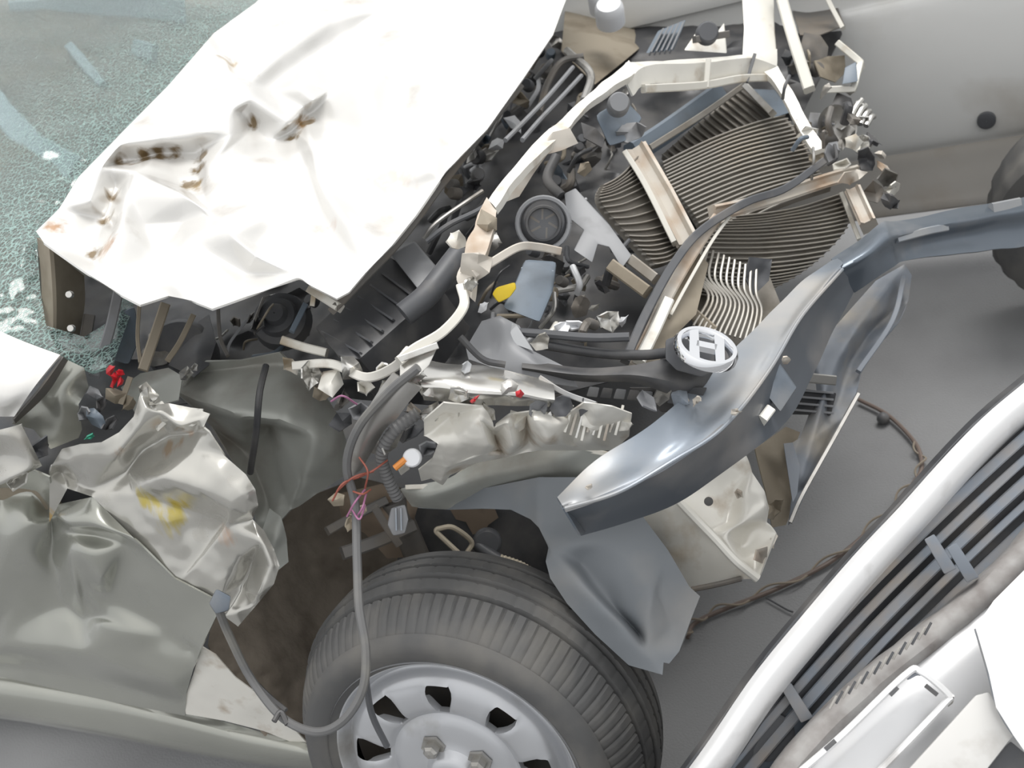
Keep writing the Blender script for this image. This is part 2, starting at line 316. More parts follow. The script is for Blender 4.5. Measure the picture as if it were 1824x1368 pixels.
# ---- windscreen and dash
TG = plane3((60, 440, 1.7), (460, 0, 2.4), (0, 0, 2.2))
ws = crumple('windscreen', TG, [(490, -40), (440, 30), (380, 80), (300, 175), (215, 262), (130, 350), (66, 440), (72, 520), (82, 580), (150, 600, -.02), (215, 560, -.03), (225, 500, -.05), (240, 540, -.05), (200, 650, 0), (165, 662, 0), (110, 632, .01), (0, 592, .0), (-60, 570), (-120, -60)],
             [[(100, 250, .01), (150, 150, .0)], [(60, 330, .0)], [(30, 480, .02), (60, 420, .01)], [(300, 60, 0)]], glass, car, th=.005, lev=4, amp=.003, ns=20)
label(ws, 'crazed green windscreen glass')
TD = lambda x, y: TG(x, y)+.14
dash = crumple('dashboard', TD, [(520, -60), (400, 90), (200, 290), (60, 470), (90, 620), (-60, 640), (-200, -80)], [[(60, 160, .05), (160, 260, .02)], [(250, 60, .03)]], dk, car, th=.004, lev=3, amp=.01, ns=6)
pale = mat('pale_blue_strip', (.42, .50, .56), .45)  # pale blue strips across the dashboard
bar('dashboard_strip', [(-40, 150, 2.08), (50, 250, 2.0), (130, 300, 1.96)], 46, .02, pale, dash)
bar('dashboard_strip', [(20, 30, 2.3), (180, 20, 2.34), (330, 25, 2.38)], 50, .02, pale, dash); bar('dashboard_strip', [(120, 80, 2.2), (180, 150, 2.15)], 18, .02, pale, dash)
bar('dashboard_strip', [(235, 85, 2.26), (270, 95, 2.24)], 30, .02, pale, dash)
# ---- A pillar / cowl at left edge
ap = loft('windscreen_pillar', [[(66, 425, 1.6), (72, 500, 1.62), (74, 585, 1.64)], [(88, 440, 1.57), (92, 510, 1.58), (95, 590, 1.6)], [(112, 460, 1.6), (115, 520, 1.61), (112, 600, 1.63)], [(150, 490, 1.66), (150, 540, 1.67), (140, 605, 1.68)]], dusty, car, nu=12, nv=9, amp=.002)
for x, y in ((125, 525), (128, 585)): disc('bolt', x, y, 1.6, 7, .006, steel, ap)
mir = loft('door_frame_corner', [[(-60, 560, 1.52), (20, 598, 1.5), (108, 632, 1.48)], [(-60, 640, 1.47), (0, 700, 1.45), (60, 690, 1.46)], [(-60, 720, 1.5), (-10, 740, 1.48), (25, 742, 1.47)]], paint_hood, car, nu=14, nv=8, amp=.001)
loft('door_frame_side', [[(110, 634, 1.485), (70, 690, 1.47), (22, 745, 1.475)], [(118, 640, 1.51), (80, 700, 1.5), (25, 752, 1.5)]], dk, mir, nu=8, nv=2)
crumple('cowl_side_panel', plane3((120, 640, 1.53), (30, 750, 1.52), (140, 780, 1.56)), [(118, 640), (150, 655, .01), (158, 690), (140, 720, .01), (146, 765), (140, 780), (90, 800), (60, 765), (22, 755), (70, 700)], [[(105, 700, .015), (110, 760, .0)]], paint_door, car, lev=3)
crumple('door_edge', plane3((0, 770, 1.46), (60, 790, 1.46), (20, 870, 1.5)), [(-40, 775), (38, 756, .01), (60, 800, .0), (75, 830, -.01), (30, 852, .01), (-40, 880)], [[(30, 775, .02), (58, 832, .02)], [(0, 810, -.02), (20, 850, .02)]], paint, car, lev=3)
jag('torn_trim', 68, 800, 1.5, 30, blk2, car, 5); jag('torn_trim', 30, 850, 1.5, 36, paint, car, 7)

# ---- fender, crumpled outer skin
TF = plane3((228, 912, 1.5), (450, 950, 1.46), (300, 760, 1.44))
f_out = [(88, 850, .0), (92, 830, .01), (110, 800, .02), (140, 792, .03), (180, 788, .03), (212, 770, .02), (238, 742, .03), (250, 700, .02), (262, 690, .03), (266, 722, .02), (300, 718, .0), (345, 727, .0), (374, 737, .01), (362, 762, .02), (372, 770, .02), (400, 812, .02), (438, 845, .02), (455, 872, .02), (460, 900, .02), (450, 925, .0), (470, 945, .0),
         (488, 978, .015), (498, 1008, .02), (488, 1040, .02), (455, 1080, .0), (424, 1116, -.01), (400, 1098, .0), (395, 1060, .0), (372, 1064, -.005), (315, 1038, 0), (240, 960, 0), (165, 885, 0), (120, 870, -.02), (88, 930, -.02)]
f_ln = [[(165, 870, -.01), (225, 840, -.03), (255, 800, -.035), (300, 775, -.03), (345, 770, -.01)], [(205, 815, .03), (245, 765, .04), (260, 725, .04)], [(285, 735, .03), (320, 760, .03), (355, 748, .02)],
        [(235, 850, -.01), (290, 820, .0), (345, 800, .01), (385, 835, .04), (430, 880, .045)], [(290, 850, .05), (350, 870, .05), (410, 905, .05), (440, 915, .03)], [(240, 880, .0), (330, 905, -.01), (400, 930, -.015)],
        [(340, 1010, -.006), (400, 930, -.002)], [(346, 1010, .004), (404, 936, .004)], [(430, 990, .0), (450, 1000, -.04), (440, 1030, -.04), (432, 1050, -.03)], [(465, 965, .03), (482, 1010, .035), (460, 1060, .03)], [(110, 840, -.035), (140, 860, -.02)], [(150, 815, .03), (120, 825, .02)],
        [(300, 930, .01), (270, 960, .0)]]
fen = crumple('front_fender', TF, f_out, f_ln, paint, car, th=.0025, lev=4, sm=1, amp=.002, ns=18)
label(fen, 'crumpled silver fender with yellow scratches')
for a, b in (((245, 700), (262, 640)), ): pass
jag('torn_flap', 262, 700, 1.44, 26, paint, fen, 3, .03); jag('torn_flap', 285, 738, 1.43, 30, cream_bright, fen, 11, .03); jag('torn_flap', 340, 745, 1.43, 30, paint, fen, 12, .02)
# lower skin, door
TL = plane3((0, 912, 1.62), (385, 1090, 1.52), (0, 1250, 1.95))
d_out = [(-60, 850, .02), (0, 845, .03), (60, 838, .02), (88, 850, .01), (95, 900, -.02), (165, 885, -.01), (240, 960, .01), (310, 1030, .01), (372, 1062, .0), (395, 1075, .0), (384, 1100, .01), (360, 1150, .01), (345, 1190, .0), (332, 1235, -.01), (330, 1275, -.02), (200, 1250, -.01), (0, 1205, 0), (-60, 1190, 0)]
d_ln = [[(0, 880, -.03), (60, 870, -.04), (85, 905, -.04)], [(8, 960, .03), (45, 930, .03), (90, 935, .0)], [(90, 910, -.01), (92, 990, -.03), (105, 1040, -.03), (120, 1075, -.035)], [(120, 935, .03), (170, 936, .03), (235, 945, .01)], [(115, 945, -.01), (175, 952, -.02), (230, 965, -.01)],
        [(125, 985, .02), (135, 1050, .015)], [(160, 985, .03), (180, 1030, .025)], [(150, 1045, .0), (200, 1070, -.02), (300, 1120, -.012), (345, 1160, -.01)], [(120, 1110, -.01), (150, 1100, -.03), (185, 1095, -.01)], [(20, 1080, .0), (60, 1100, -.015)],
        [(180, 1110, .01), (240, 1125, .015), (270, 1160, .01)], [(0, 1150, .02), (150, 1165, .02), (300, 1215, .02)], [(0, 1180, -.01), (150, 1205, -.01), (320, 1250, -.01)], [(25, 1030, .01), (50, 985, .02)]]
d_ln = [[(p[0], p[1], p[2]*1.6) for p in l_] for l_ in d_ln]
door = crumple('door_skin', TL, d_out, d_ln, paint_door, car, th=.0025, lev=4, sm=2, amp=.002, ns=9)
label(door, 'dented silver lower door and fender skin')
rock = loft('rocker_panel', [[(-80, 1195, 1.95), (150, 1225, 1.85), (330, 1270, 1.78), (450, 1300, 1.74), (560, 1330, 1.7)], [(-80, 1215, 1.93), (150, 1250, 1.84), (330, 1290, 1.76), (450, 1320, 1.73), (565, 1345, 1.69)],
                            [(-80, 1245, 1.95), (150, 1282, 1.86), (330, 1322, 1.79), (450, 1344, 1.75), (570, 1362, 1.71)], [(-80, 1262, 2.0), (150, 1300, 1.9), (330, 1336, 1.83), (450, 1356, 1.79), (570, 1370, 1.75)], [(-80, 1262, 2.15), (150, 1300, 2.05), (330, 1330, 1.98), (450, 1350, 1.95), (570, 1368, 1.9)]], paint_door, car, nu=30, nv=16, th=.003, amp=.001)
# white lower lip behind the arch edge
crumple('fender_inner_edge', plane3((360, 1170, 1.62), (330, 1270, 1.72), (500, 1320, 1.72)), [(360, 1150), (345, 1200), (330, 1245), (332, 1270), (400, 1282), (470, 1300), (520, 1320), (560, 1335), (480, 1250), (420, 1205), (385, 1165)], [[(380, 1210, .01), (440, 1260, .01)]], cream_bright, car, lev=3, amp=.001)
# wheel housing (muddy)
TW = plane3((480, 1000, 1.85), (700, 950, 1.9), (450, 1250, 1.78))
hs = crumple('wheel_housing', TW, [(380, 1080, .08), (420, 1000, .03), (470, 940, .0), (560, 880, 0), (640, 850, 0), (760, 880, .0), (800, 1000, -.05), (700, 1100, -.1), (620, 1250, -.08), (560, 1345, 0), (470, 1310, .04), (400, 1220, .08), (370, 1150, .09)],
             [[(450, 1030, .03), (470, 1150, .04), (480, 1250, .03)], [(560, 950, -.05), (560, 1100, -.07)]], brown, car, th=.003, lev=4, amp=.004, ns=22)
crumple('housing_tab', plane3((470, 900, 1.66), (510, 1000, 1.68), (500, 930, 1.67)), [(480, 905), (500, 920), (510, 960), (514, 1000), (492, 1018), (480, 990), (465, 950)], [[(490, 960, .01)]], apron_m, car, lev=2)

crumple('gap_filler_panel', lambda x, y: 1.68, [(90, 640), (260, 640), (300, 700), (300, 800), (230, 900), (60, 960), (-60, 980), (-60, 740)], [[(150, 740, .04)], [(60, 880, .03)]], blk2, car, lev=3, amp=.008)  # added dark filler closing gaps that let ground and light through
crumple('shade_filler_skin', plane3((0, 890, 1.62), (100, 900, 1.6), (50, 960, 1.64)), [(-40, 870), (60, 850), (100, 845), (110, 900), (90, 950), (0, 975), (-40, 975)], [[(40, 900, -.02)]], dusty, car, lev=3)  # added filler sheet, its brown standing in for dark shadow
# ---- inner apron / strut tower
TA = plane3((330, 690, 1.7), (600, 800, 1.66), (480, 900, 1.72))
apr = crumple('inner_apron', TA, [(305, 690, .0), (340, 662, .02), (360, 642, .01), (430, 640, .0), (500, 626, .0), (520, 645, .0), (560, 680, .0), (600, 740, 0), (618, 800, -.02), (608, 848, -.02), (560, 880, .02), (520, 908, .02), (500, 930, 0), (478, 950, 0), (455, 930, -.01), (450, 880, .0), (400, 800, .0), (365, 740, .0)],
              [[(320, 700, .04), (370, 722, .08), (430, 742, .10), (500, 752, .10), (560, 775, .07), (590, 800, .04)], [(370, 750, -.02), (440, 800, -.04), (480, 900, -.03)], [(480, 755, -.03), (510, 880, -.02)], [(500, 765, .04), (540, 850, .05), (525, 890, .03)], [(350, 665, -.01), (440, 655, -.01), (510, 650, -.01)], [(540, 895, .04), (600, 862, .04)]], apron_m, car, th=.003, lev=4, sm=1, amp=.0015, ns=12)
tube('black_seal_strip', [(474, 652, 1.55), (462, 700, 1.52), (456, 770, 1.53), (446, 842, 1.58)], 6, blk, apr)
TB = plane3((720, 880, 1.62), (1110, 800, 1.5), (900, 960, 1.62))
apr2 = crumple('apron_arch', TB, [(715, 870, 0), (760, 862), (800, 855), (850, 825), (900, 812), (960, 800), (1040, 800), (1100, 812), (1080, 860), (1040, 900), (1000, 960), (975, 960), (960, 925), (920, 905), (860, 903), (800, 905), (735, 900)],
               [[(760, 885, .02), (850, 850, .03), (960, 830, .03)], [(820, 895, -.005), (900, 880, -.01), (980, 890, -.01)]], apron_m, car, th=.003, lev=4, amp=.002)
bar('apron_flange', [(722, 868, 1.6), (790, 862, 1.59), (855, 822, 1.57), (930, 806, 1.54), (1020, 800, 1.52), (1090, 810, 1.5)], 9, .012, cream, apr2)
TM = plane3((800, 950, 1.85), (960, 950, 1.85), (880, 1050, 1.85))
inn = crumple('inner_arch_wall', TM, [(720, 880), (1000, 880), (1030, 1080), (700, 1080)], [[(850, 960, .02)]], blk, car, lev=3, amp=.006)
crumple('mud_patch', lambda x, y: 1.82, [(800, 905), (880, 903), (888, 922), (870, 935), (862, 948), (842, 952), (830, 930), (812, 925)], [[(850, 925, .004)]], mudm, inn, lev=2, amp=.002)
# liner in front of tyre
TP = plane3((960, 920, 1.5), (1240, 1060, 1.45), (1180, 1190, 1.42))
lin = crumple('fender_liner', TP, [(735, 880, -.12), (800, 878, -.1), (860, 870, -.05), (960, 850, .0), (1060, 850, .0), (1130, 900, .02), (1190, 980, .02), (1228, 1045, .02), (1247, 1062, .02), (1232, 1100, .02), (1210, 1160, .02), (1192, 1182, .02), (1182, 1180, .02), (1180, 1202, .02), (1120, 1185, .0), (1060, 1130, .0), (1010, 1075, .0), (980, 1030, .0), (972, 1000, .0), (977, 975, .0), (960, 940, -.01), (945, 925, -.02), (910, 908, -.04), (860, 906, -.06), (800, 908, -.1), (745, 905, -.12)],
              [[(985, 980, .01), (1040, 1040, .03), (1110, 1110, .035), (1150, 1160, .02)], [(1030, 1000, -.01), (1080, 1070, -.015), (1140, 1130, -.02)], [(1080, 960, .03), (1160, 1050, .03), (1200, 1120, .01)], [(1150, 1120, .025), (1175, 1060, .02)]], liner_m, car, th=.003, lev=4, sm=2, amp=.0015)
label(lin, 'torn grey plastic fender liner')

# ---- wheel
hub = W(814, 1366, 1.53); steer = .12
hd = (hub-CAM).normalized(); ax = (-hd*.76-UU*.28-VV*.58).normalized()     # outward; the wheel is knocked over and steered out
print('wheel axis', ax)
e1 = ax.cross(Vector((0, 0, 1))).normalized(); e2 = e1.cross(ax).normalized()

bm = bmesh.new(); NS = 480
prof = [(.188, .008), (.196, .016), (.206, .022), (.222, .024), (.236, .016), (.240, .010), (.2385, .008), (.250, -.004), (.258, -.016), (.265, -.030), (.270, -.046), (.265, -.048), (.265, -.054), (.273, -.056), (.279, -.075), (.2765, -.077), (.2765, -.083), (.2835, -.085), (.2835, -.105), (.277, -.107), (.277, -.113), (.283, -.115), (.282, -.135), (.276, -.137), (.276, -.143), (.281, -.145), (.278, -.165), (.268, -.178), (.24, -.192), (.2, -.19), (.18, -.175)]
def tmod(i, k):
    if 7 <= k <= 10: return -.003 if i % 5 == 0 else 0
    if k in (10, 13, 14, 17, 18, 21, 22): return -.0016 if (i+k) % 8 == 0 else 0
    return 0
prof = [(r, h if h > -.03 else -.03+(h+.03)*.84) for r, h in prof]; lathe(bm, prof, ax, hub, e1, e2, NS, tmod)
whl_bm = bmesh.new()
# steel disc wheel with vent windows
NH = 9; SEG = 12; N = NH*SEG
rp = [(.198, .020), (.201, .014), (.194, .008), (.186, .010), (.180, -.002), (.174, -.014), (.168, -.006), (.164, .004), (.154, .012), (.136, .016), (.116, .014), (.104, .008), (.098, -.002), (.092, .004), (.082, .008), (.055, .009), (.040, .010), (.034, .022), (.030, .026), (.018, .028), (.002, .029)]
rings = []
for i in range(N):
    a = 2*math.pi*i/N; s = i % SEG
    row = []
    for k, (r, h) in enumerate(rp):
        aa = a; rr = r
        if k in (8, 11) and s in (3, 8): aa = a+(.03 if s == 3 else -.03)
        if k in (10, 11) and s in (3, 8): aa += (.05 if s == 3 else -.05)
        row.append(whl_bm.verts.new(hub+(e1*math.cos(aa)+e2*math.sin(aa))*rr+ax*h))
    rings.append(row)
for i in range(N):
    A, B = rings[i], rings[(i+1) % N]
    for k in range(len(rp)-1):
        if k in (8, 9, 10) and (i % SEG) in (3, 4, 5, 6, 7): continue
        whl_bm.faces.new((A[k], B[k], B[k+1], A[k+1]))
bmesh.ops.recalc_face_normals(whl_bm, faces=whl_bm.faces)
hole_e = [e for e in whl_bm.edges if e.is_boundary and .1 < ((e.verts[0].co-hub)-ax*(e.verts[0].co-hub).dot(ax)).length < .14]
r = bmesh.ops.extrude_edge_only(whl_bm, edges=hole_e)
for v in [v for v in r['geom'] if isinstance(v, bmesh.types.BMVert)]:
    v.co -= ax*.014
wheel = link('wheel', whl_bm, rimm, car); label(wheel, 'silver steel wheel with vent windows')
sb = wheel.modifiers.new('s', 'SUBSURF'); sb.levels = 1; sb.render_levels = 1
tyre = link('tyre', bm, rubber, wheel)
bm = bmesh.new(); lathe(bm, [(.001, -.05), (.16, -.05), (.175, -.03), (.18, -.17)], ax, hub, e1, e2, 48); link('brake_drum', bm, dk, wheel)
for k in range(4):
    a = math.radians(68+90*k); c = hub+(e1*math.cos(a)+e2*math.sin(a))*.050+ax*.010
    bm = bmesh.new(); lathe(bm, [(.020, .0), (.019, .004), (.012, .003), (.0115, .014), (.008, .018), (.0005, .019)], ax, c, e1, e2, 6); link('lug_nut', bm, alu, wheel, smooth=False)

# ---- frame rail end
dn = Vector((0, 0, -1))
rail = crumple('frame_rail', plane3((1130, 960, 1.58), (1200, 890, 1.53), (1335, 1030, 1.5)), [(1110, 940), (1190, 860), (1212, 893, .0), (1260, 945), (1310, 1000), (1345, 1030), (1320, 1030), (1230, 1050), (1180, 1000)], [[(1150, 975, .008), (1190, 1010, .01)], [(1175, 940, .012), (1200, 985, .012), (1235, 990, .01)]], cream, car, lev=4, amp=.001, th=.003)
label(rail, 'bent cream frame rail end')
crumple('rail_face', plane3((1212, 893, 1.53), (1335, 1030, 1.5), (1365, 880, 1.53)), [(1200, 885), (1210, 840), (1330, 812), (1340, 842), (1362, 875), (1370, 905), (1366, 930), (1382, 950), (1368, 985), (1350, 1032), (1335, 1030), (1300, 1000), (1255, 950)],
        [[(1310, 870, -.02), (1302, 900, -.03), (1296, 930, -.02)], [(1325, 880, .01), (1325, 930, .012)], [(1335, 940, -.02), (1318, 975, -.03), (1345, 985, -.02)], [(1290, 950, .01), (1320, 1000, .01)], [(1365, 900, .02)]], cream_bright, rail, lev=4, amp=.002, th=.003)
tube('rail_edge', [(1205, 888, 1.52), (1270, 955, 1.5), (1310, 998, 1.49), (1350, 1030, 1.49)], 8, cream_bright, rail)
disc('rail_hole', 1262, 893, 1.505, 8, .003, blk, rail); disc('rail_hole', 1233, 960, 1.53, 6, .003, dk, rail); disc('rail_hole', 1155, 950, 1.55, 6, .003, dk, rail)
jag('rust_scab', 1316, 878, 1.495, 12, rusty, rail, 4); jag('torn_bracket', 1372, 960, 1.53, 22, rusty, rail, 8); jag('torn_bracket', 1380, 905, 1.56, 26, dusty, rail, 9)
jag('torn_bracket', 1355, 990, 1.5, 20, rusty, rail, 15)
tube('lower_lip', [(1232, 1050, 1.5), (1280, 1040, 1.5), (1320, 1030, 1.5)], 5, dk, rail)

# ---- bumper beam
top = [(994, 884, 1.30), (1060, 822, 1.33), (1160, 752, 1.36), (1235, 692, 1.42), (1320, 610, 1.50), (1410, 520, 1.60), (1490, 455, 1.68)]
ridge = [(1006, 905, 1.27), (1105, 875, 1.27), (1200, 820, 1.29), (1290, 760, 1.33), (1370, 660, 1.42), (1430, 560, 1.52), (1500, 480, 1.62)]
low = [(1034, 952, 1.30), (1130, 930, 1.30), (1235, 882, 1.32), (1345, 800, 1.35), (1410, 735, 1.43), (1470, 620, 1.54), (1525, 510, 1.64)]
midt = [((a[0]+b[0])/2+(6 if i > 1 else 0), (a[1]+b[1])/2, (a[2]+b[2])/2+(.012 if i % 2 else -.012)) for i, (a, b) in enumerate(zip(top, ridge))]
midl = [((a[0]+b[0])/2, (a[1]+b[1])/2, (a[2]+b[2])/2+.012) for a, b in zip(ridge, low)]
inl = [(a[0]+(b[0]-a[0])*.82, a[1]+(b[1]-a[1])*.82, a[2]+(b[2]-a[2])*.82-.002) for a, b in zip(top, ridge)]
beam = loft('bumper_beam', [top, midt, inl, ridge], beam_m, car, nu=60, nv=18, th=.004, amp=.005, ns=10)
label(beam, 'bent blue grey steel bumper beam')
midl = [(x, y, t+.02) for x, y, t in midl]; low = [(x, y, t+.045) for x, y, t in low]
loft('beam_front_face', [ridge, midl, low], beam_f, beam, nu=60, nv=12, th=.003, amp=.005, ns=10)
tube('beam_fold_edge', ridge, 4, beam_m, beam, n=60)
loft('beam_cap', [[(994, 884, 1.30), (1006, 905, 1.272), (1034, 952, 1.30)], [(1010, 885, 1.38), (1030, 905, 1.36), (1050, 945, 1.38)]], beam_d, beam, nu=10, nv=4, th=.003)
topR = [(1480, 462, 1.68), (1530, 428, 1.70), (1570, 398, 1.72), (1600, 395, 1.74), (1700, 374, 1.80), (1824, 352, 1.88), (1960, 325, 1.97)]
mid1 = [(1495, 478, 1.645), (1545, 448, 1.66), (1580, 425, 1.68), (1605, 418, 1.70), (1700, 398, 1.765), (1824, 376, 1.85), (1960, 350, 1.93)]
mid2 = [(1505, 495, 1.66), (1550, 468, 1.67), (1585, 448, 1.70), (1610, 438, 1.73), (1700, 420, 1.795), (1824, 400, 1.87), (1960, 375, 1.95)]
botR = [(1520, 520, 1.68), (1560, 495, 1.69), (1592, 475, 1.71), (1615, 463, 1.73), (1700, 452, 1.78), (1824, 438, 1.86), (1960, 420, 1.95)]
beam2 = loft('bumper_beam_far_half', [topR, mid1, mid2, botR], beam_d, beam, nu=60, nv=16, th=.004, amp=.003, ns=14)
bar('beam_rib', [(1600, 425, 1.70), (1650, 412, 1.73), (1690, 404, 1.76)], 14, .01, beam_m, beam2)
bar('beam_rib', [(1770, 372, 1.82), (1820, 362, 1.855)], 22, .01, beam_m, beam2)
bar('beam_bracket', [(1360, 745, 1.40), (1375, 725, 1.41)], 18, .02, cream_bright, beam); disc('beam_hole', 1362, 682, 1.44, 9, .004, blk, beam)
plate('beam_slot', [(1340, 670, 1.43), (1385, 640, 1.46), (1420, 690, 1.44), (1390, 735, 1.42)], .01, beam_d, beam, bev=.004)
for x, y, t in ((1240, 715, 1.36), (1310, 735, 1.33), (1050, 868, 1.27), (1398, 640, 1.42)): jag('rust_scab', x, y, t, 9, rusty, beam, x)

# ---- loose blue grey bumper cover behind the beam
TC = plane3((1600, 480, 1.80), (1430, 900, 1.60), (1480, 600, 1.72))
bc = crumple('bumper_cover', TC, [(1560, 500), (1612, 470), (1624, 490), (1618, 535), (1600, 575), (1560, 620), (1532, 665), (1525, 700), (1500, 745), (1470, 800), (1440, 870), (1418, 915), (1405, 935), (1412, 880), (1405, 830), (1400, 795), (1425, 780), (1440, 740), (1455, 700), (1448, 640), (1480, 590)],
             [[(1590, 500, .02), (1530, 580, .03), (1490, 650, .02)], [(1600, 545, -.02), (1550, 590, -.03), (1510, 650, -.03), (1490, 720, -.02)], [(1470, 700, .03), (1450, 780, .03), (1430, 850, .02)]], bumper_m, car, lev=4, sm=1, amp=.004, ns=16)
label(bc, 'torn blue grey bumper cover')
bar('cover_edge', [(1530, 700, 1.66), (1480, 790, 1.62), (1430, 880, 1.58), (1408, 930, 1.57)], 7, .01, alu, bc); bar('cover_edge', [(1610, 490, 1.76), (1590, 570, 1.72), (1530, 660, 1.69)], 9, .01, bumper_m, bc)
bar('cover_lamp_strip', [(1430, 672, 1.60), (1490, 678, 1.62)], 18, .02, alu, bc); plate('cover_grille', [(1415, 690, 1.64), (1490, 700, 1.66), (1480, 740, 1.66), (1400, 738, 1.64)], .03, blk, bc)
for i in range(4): bar('cover_slat', [(1415, 694+i*12, 1.63), (1485, 700+i*12, 1.65)], 4, .01, gry, bc)
crumple('cover_inner_flap', plane3((1345, 830, 1.62), (1400, 900, 1.62), (1420, 770, 1.64)), [(1345, 800), (1400, 760), (1425, 770), (1405, 830), (1415, 900), (1400, 935), (1375, 940), (1365, 880)], [[(1385, 850, -.02)]], dusty, car, lev=3)
crumple('cover_strip', plane3((1400, 790, 1.58), (1410, 930, 1.56), (1440, 800, 1.58)), [(1396, 790), (1412, 788), (1425, 830), (1420, 880), (1412, 895), (1405, 850)], [], bumper_m, bc, lev=2)

# ---- radiator and condenser: core sheets with individual tubes
def core(name, L_, R_, n, m_core, parent, rpx=3.2, wav=0, lb=None, tm=None):
    Lc, Rc = catmull(V(L_), n), catmull(V(R_), n)
    bm = bmesh.new(); nu = 10
    g = [[bm.verts.new(Lc[i].lerp(Rc[i], j/nu)+((Lc[i]-CAM).normalized()*.012)+VV*(-wav*math.sin(math.pi*j/nu))) for j in range(nu+1)] for i in range(n+1)]
    for i in range(n):
        for j in range(nu): bm.faces.new((g[i][j], g[i+1][j], g[i+1][j+1], g[i][j+1]))
    bmesh.ops.recalc_face_normals(bm, faces=bm.faces); thicken(bm, .012)
    c = link(name, bm, m_core, parent)
    if lb: label(c, lb)
    for i in range(n+1):
        pts = []
        for j in range(9):
            f = j/8; pts.append(Lc[i].lerp(Rc[i], f)+VV*(-wav*math.sin(math.pi*f)+.0016*noise.noise(Vector((i*.35, f*3, 1)))))
        Q = catmull(pts, 16); r_ = rpx*((pts[4]-CAM).dot(FW))/FPX/2
        sweep('condenser_tube', Q, [(-r_, 0), (0, -r_*1.6), (r_, 0), (r_, .008), (-r_, .008)], tm or tubel, c)
    return c
rad = core('condenser', [(1180, 290, 1.95), (1195, 330, 1.9), (1230, 375, 1.85), (1262, 430, 1.8)], [(1398, 205, 2.12), (1432, 250, 2.08), (1455, 300, 2.02), (1482, 330, 1.95)], 21, condd, car, 3.6, wav=-.010, lb='dusty condenser core behind the front panel')
core('condenser_fold', [(1075, 330, 1.72), (1070, 360, 1.7), (1120, 420, 1.68), (1165, 470, 1.66)], [(1140, 275, 1.8), (1165, 320, 1.8), (1215, 400, 1.78), (1225, 440, 1.76)], 18, condd, car, 3.4, wav=.008, tm=cond)
core('radiator_core', [(1180, 275, 2.05), (1322, 150, 2.22)], [(1250, 330, 2.0), (1392, 205, 2.15)], 16, condd, car, 4, tm=cond)
c3 = core('condenser_lower', [(1310, 385, 1.78), (1265, 420, 1.74), (1235, 480, 1.7), (1225, 520, 1.69)], [(1500, 345, 1.95), (1512, 400, 1.9), (1450, 470, 1.84), (1370, 520, 1.79)], 22, condd, car, 3.6, wav=.008)
# bent, splayed tubes lower left
for i in range(13):
    f = i/12
    tube('bent_tube', [(1232+f*115, 430+f*50, 1.72), (1222+f*125, 480+f*42, 1.69), (1262+f*95, 525+f*30, 1.68), (1235+f*110, 580+f*30, 1.66)], 2.6, tubel, c3, n=18, ns=6)
crumple('condenser_torn_core', plane3((1250, 440, 1.76), (1350, 590, 1.72), (1240, 570, 1.7)), [(1240, 430), (1370, 490), (1390, 540), (1330, 620), (1240, 600), (1220, 520)], [], condd, car, lev=3, amp=.006)
jag('gearbox_cap', 1350, 490, 1.72, 38, blk2, car, 31, .02)
bar('condenser_header', [(1160, 262, 1.97), (1250, 205, 2.05), (1325, 152, 2.15)], 11, .02, cond, car); bar('condenser_header', [(1325, 150, 2.12), (1372, 198, 2.06)], 12, .02, alu, car)
bar('condenser_header', [(1498, 342, 1.93), (1520, 400, 1.88), (1530, 425, 1.86)], 8, .02, cream, car)
plate('radiator_tank', [(1330, 158, 2.14), (1380, 160, 2.16), (1410, 200, 2.12), (1378, 210, 2.1)], .04, blu, car, bev=.004)
bar('radiator_side_tank', [(1135, 268, 1.98), (1190, 232, 2.03), (1290, 160, 2.12)], 40, .03, blu, car)
bar('lower_header', [(1270, 590, 1.66), (1230, 555, 1.67), (1200, 530, 1.69)], 22, .02, dusty, car)
bar('centre_brace', [(1132, 262, 1.80), (1180, 345, 1.76), (1225, 432, 1.72)], 42, .02, rusty, car, lip=.008, smooth_path=False)
bar('centre_brace_flange', [(1112, 268, 1.78), (1150, 330, 1.75), (1200, 430, 1.71)], 10, .02, cream, car)

# ---- silver front panel (upper radiator support)
sup = loft('front_panel', [[(1115, 112, 1.86), (1150, 110, 1.90), (1250, 104, 2.0), (1340, 96, 2.08), (1385, 88, 2.12)], [(1118, 150, 1.83), (1152, 118, 1.87), (1250, 112, 1.97), (1340, 104, 2.05), (1384, 118, 2.09)], [(1128, 170, 1.84), (1155, 150, 1.88), (1250, 150, 1.98), (1320, 140, 2.05), (1380, 140, 2.1)]], cream_bright, car, nu=30, nv=8, th=.004, amp=.002, ns=20, straight=True)
label(sup, 'bent silver white upper front panel')
bar('panel_lip', [(1150, 158, 1.86), (1250, 152, 1.95), (1320, 140, 2.02), (1375, 138, 2.07)], 14, .012, cream, sup); bar('panel_joint', [(1262, 105, 1.96), (1258, 155, 1.96)], 10, .006, cream, sup); bar('panel_joint', [(1345, 95, 2.05), (1330, 145, 2.03)], 6, .006, blk2, sup)
loft('panel_left_arm', [[(1120, 108, 1.86), (1080, 140, 1.80), (1040, 175, 1.74), (980, 230, 1.65), (920, 290, 1.58), (870, 355, 1.52)], [(1130, 130, 1.83), (1098, 150, 1.78), (1045, 190, 1.72), (1000, 240, 1.64), (935, 300, 1.56), (882, 370, 1.5)]], cream_bright, sup, nu=30, nv=5, th=.012, amp=.003, ns=22)
crumple('panel_bent_flap', plane3((960, 270, 1.62), (1030, 240, 1.64), (950, 320, 1.62)), [(985, 235), (1015, 228), (1030, 255), (1000, 268), (975, 275), (950, 310), (925, 350), (900, 360), (920, 305)], [[(960, 280, .015)]], rusty, sup, lev=3)
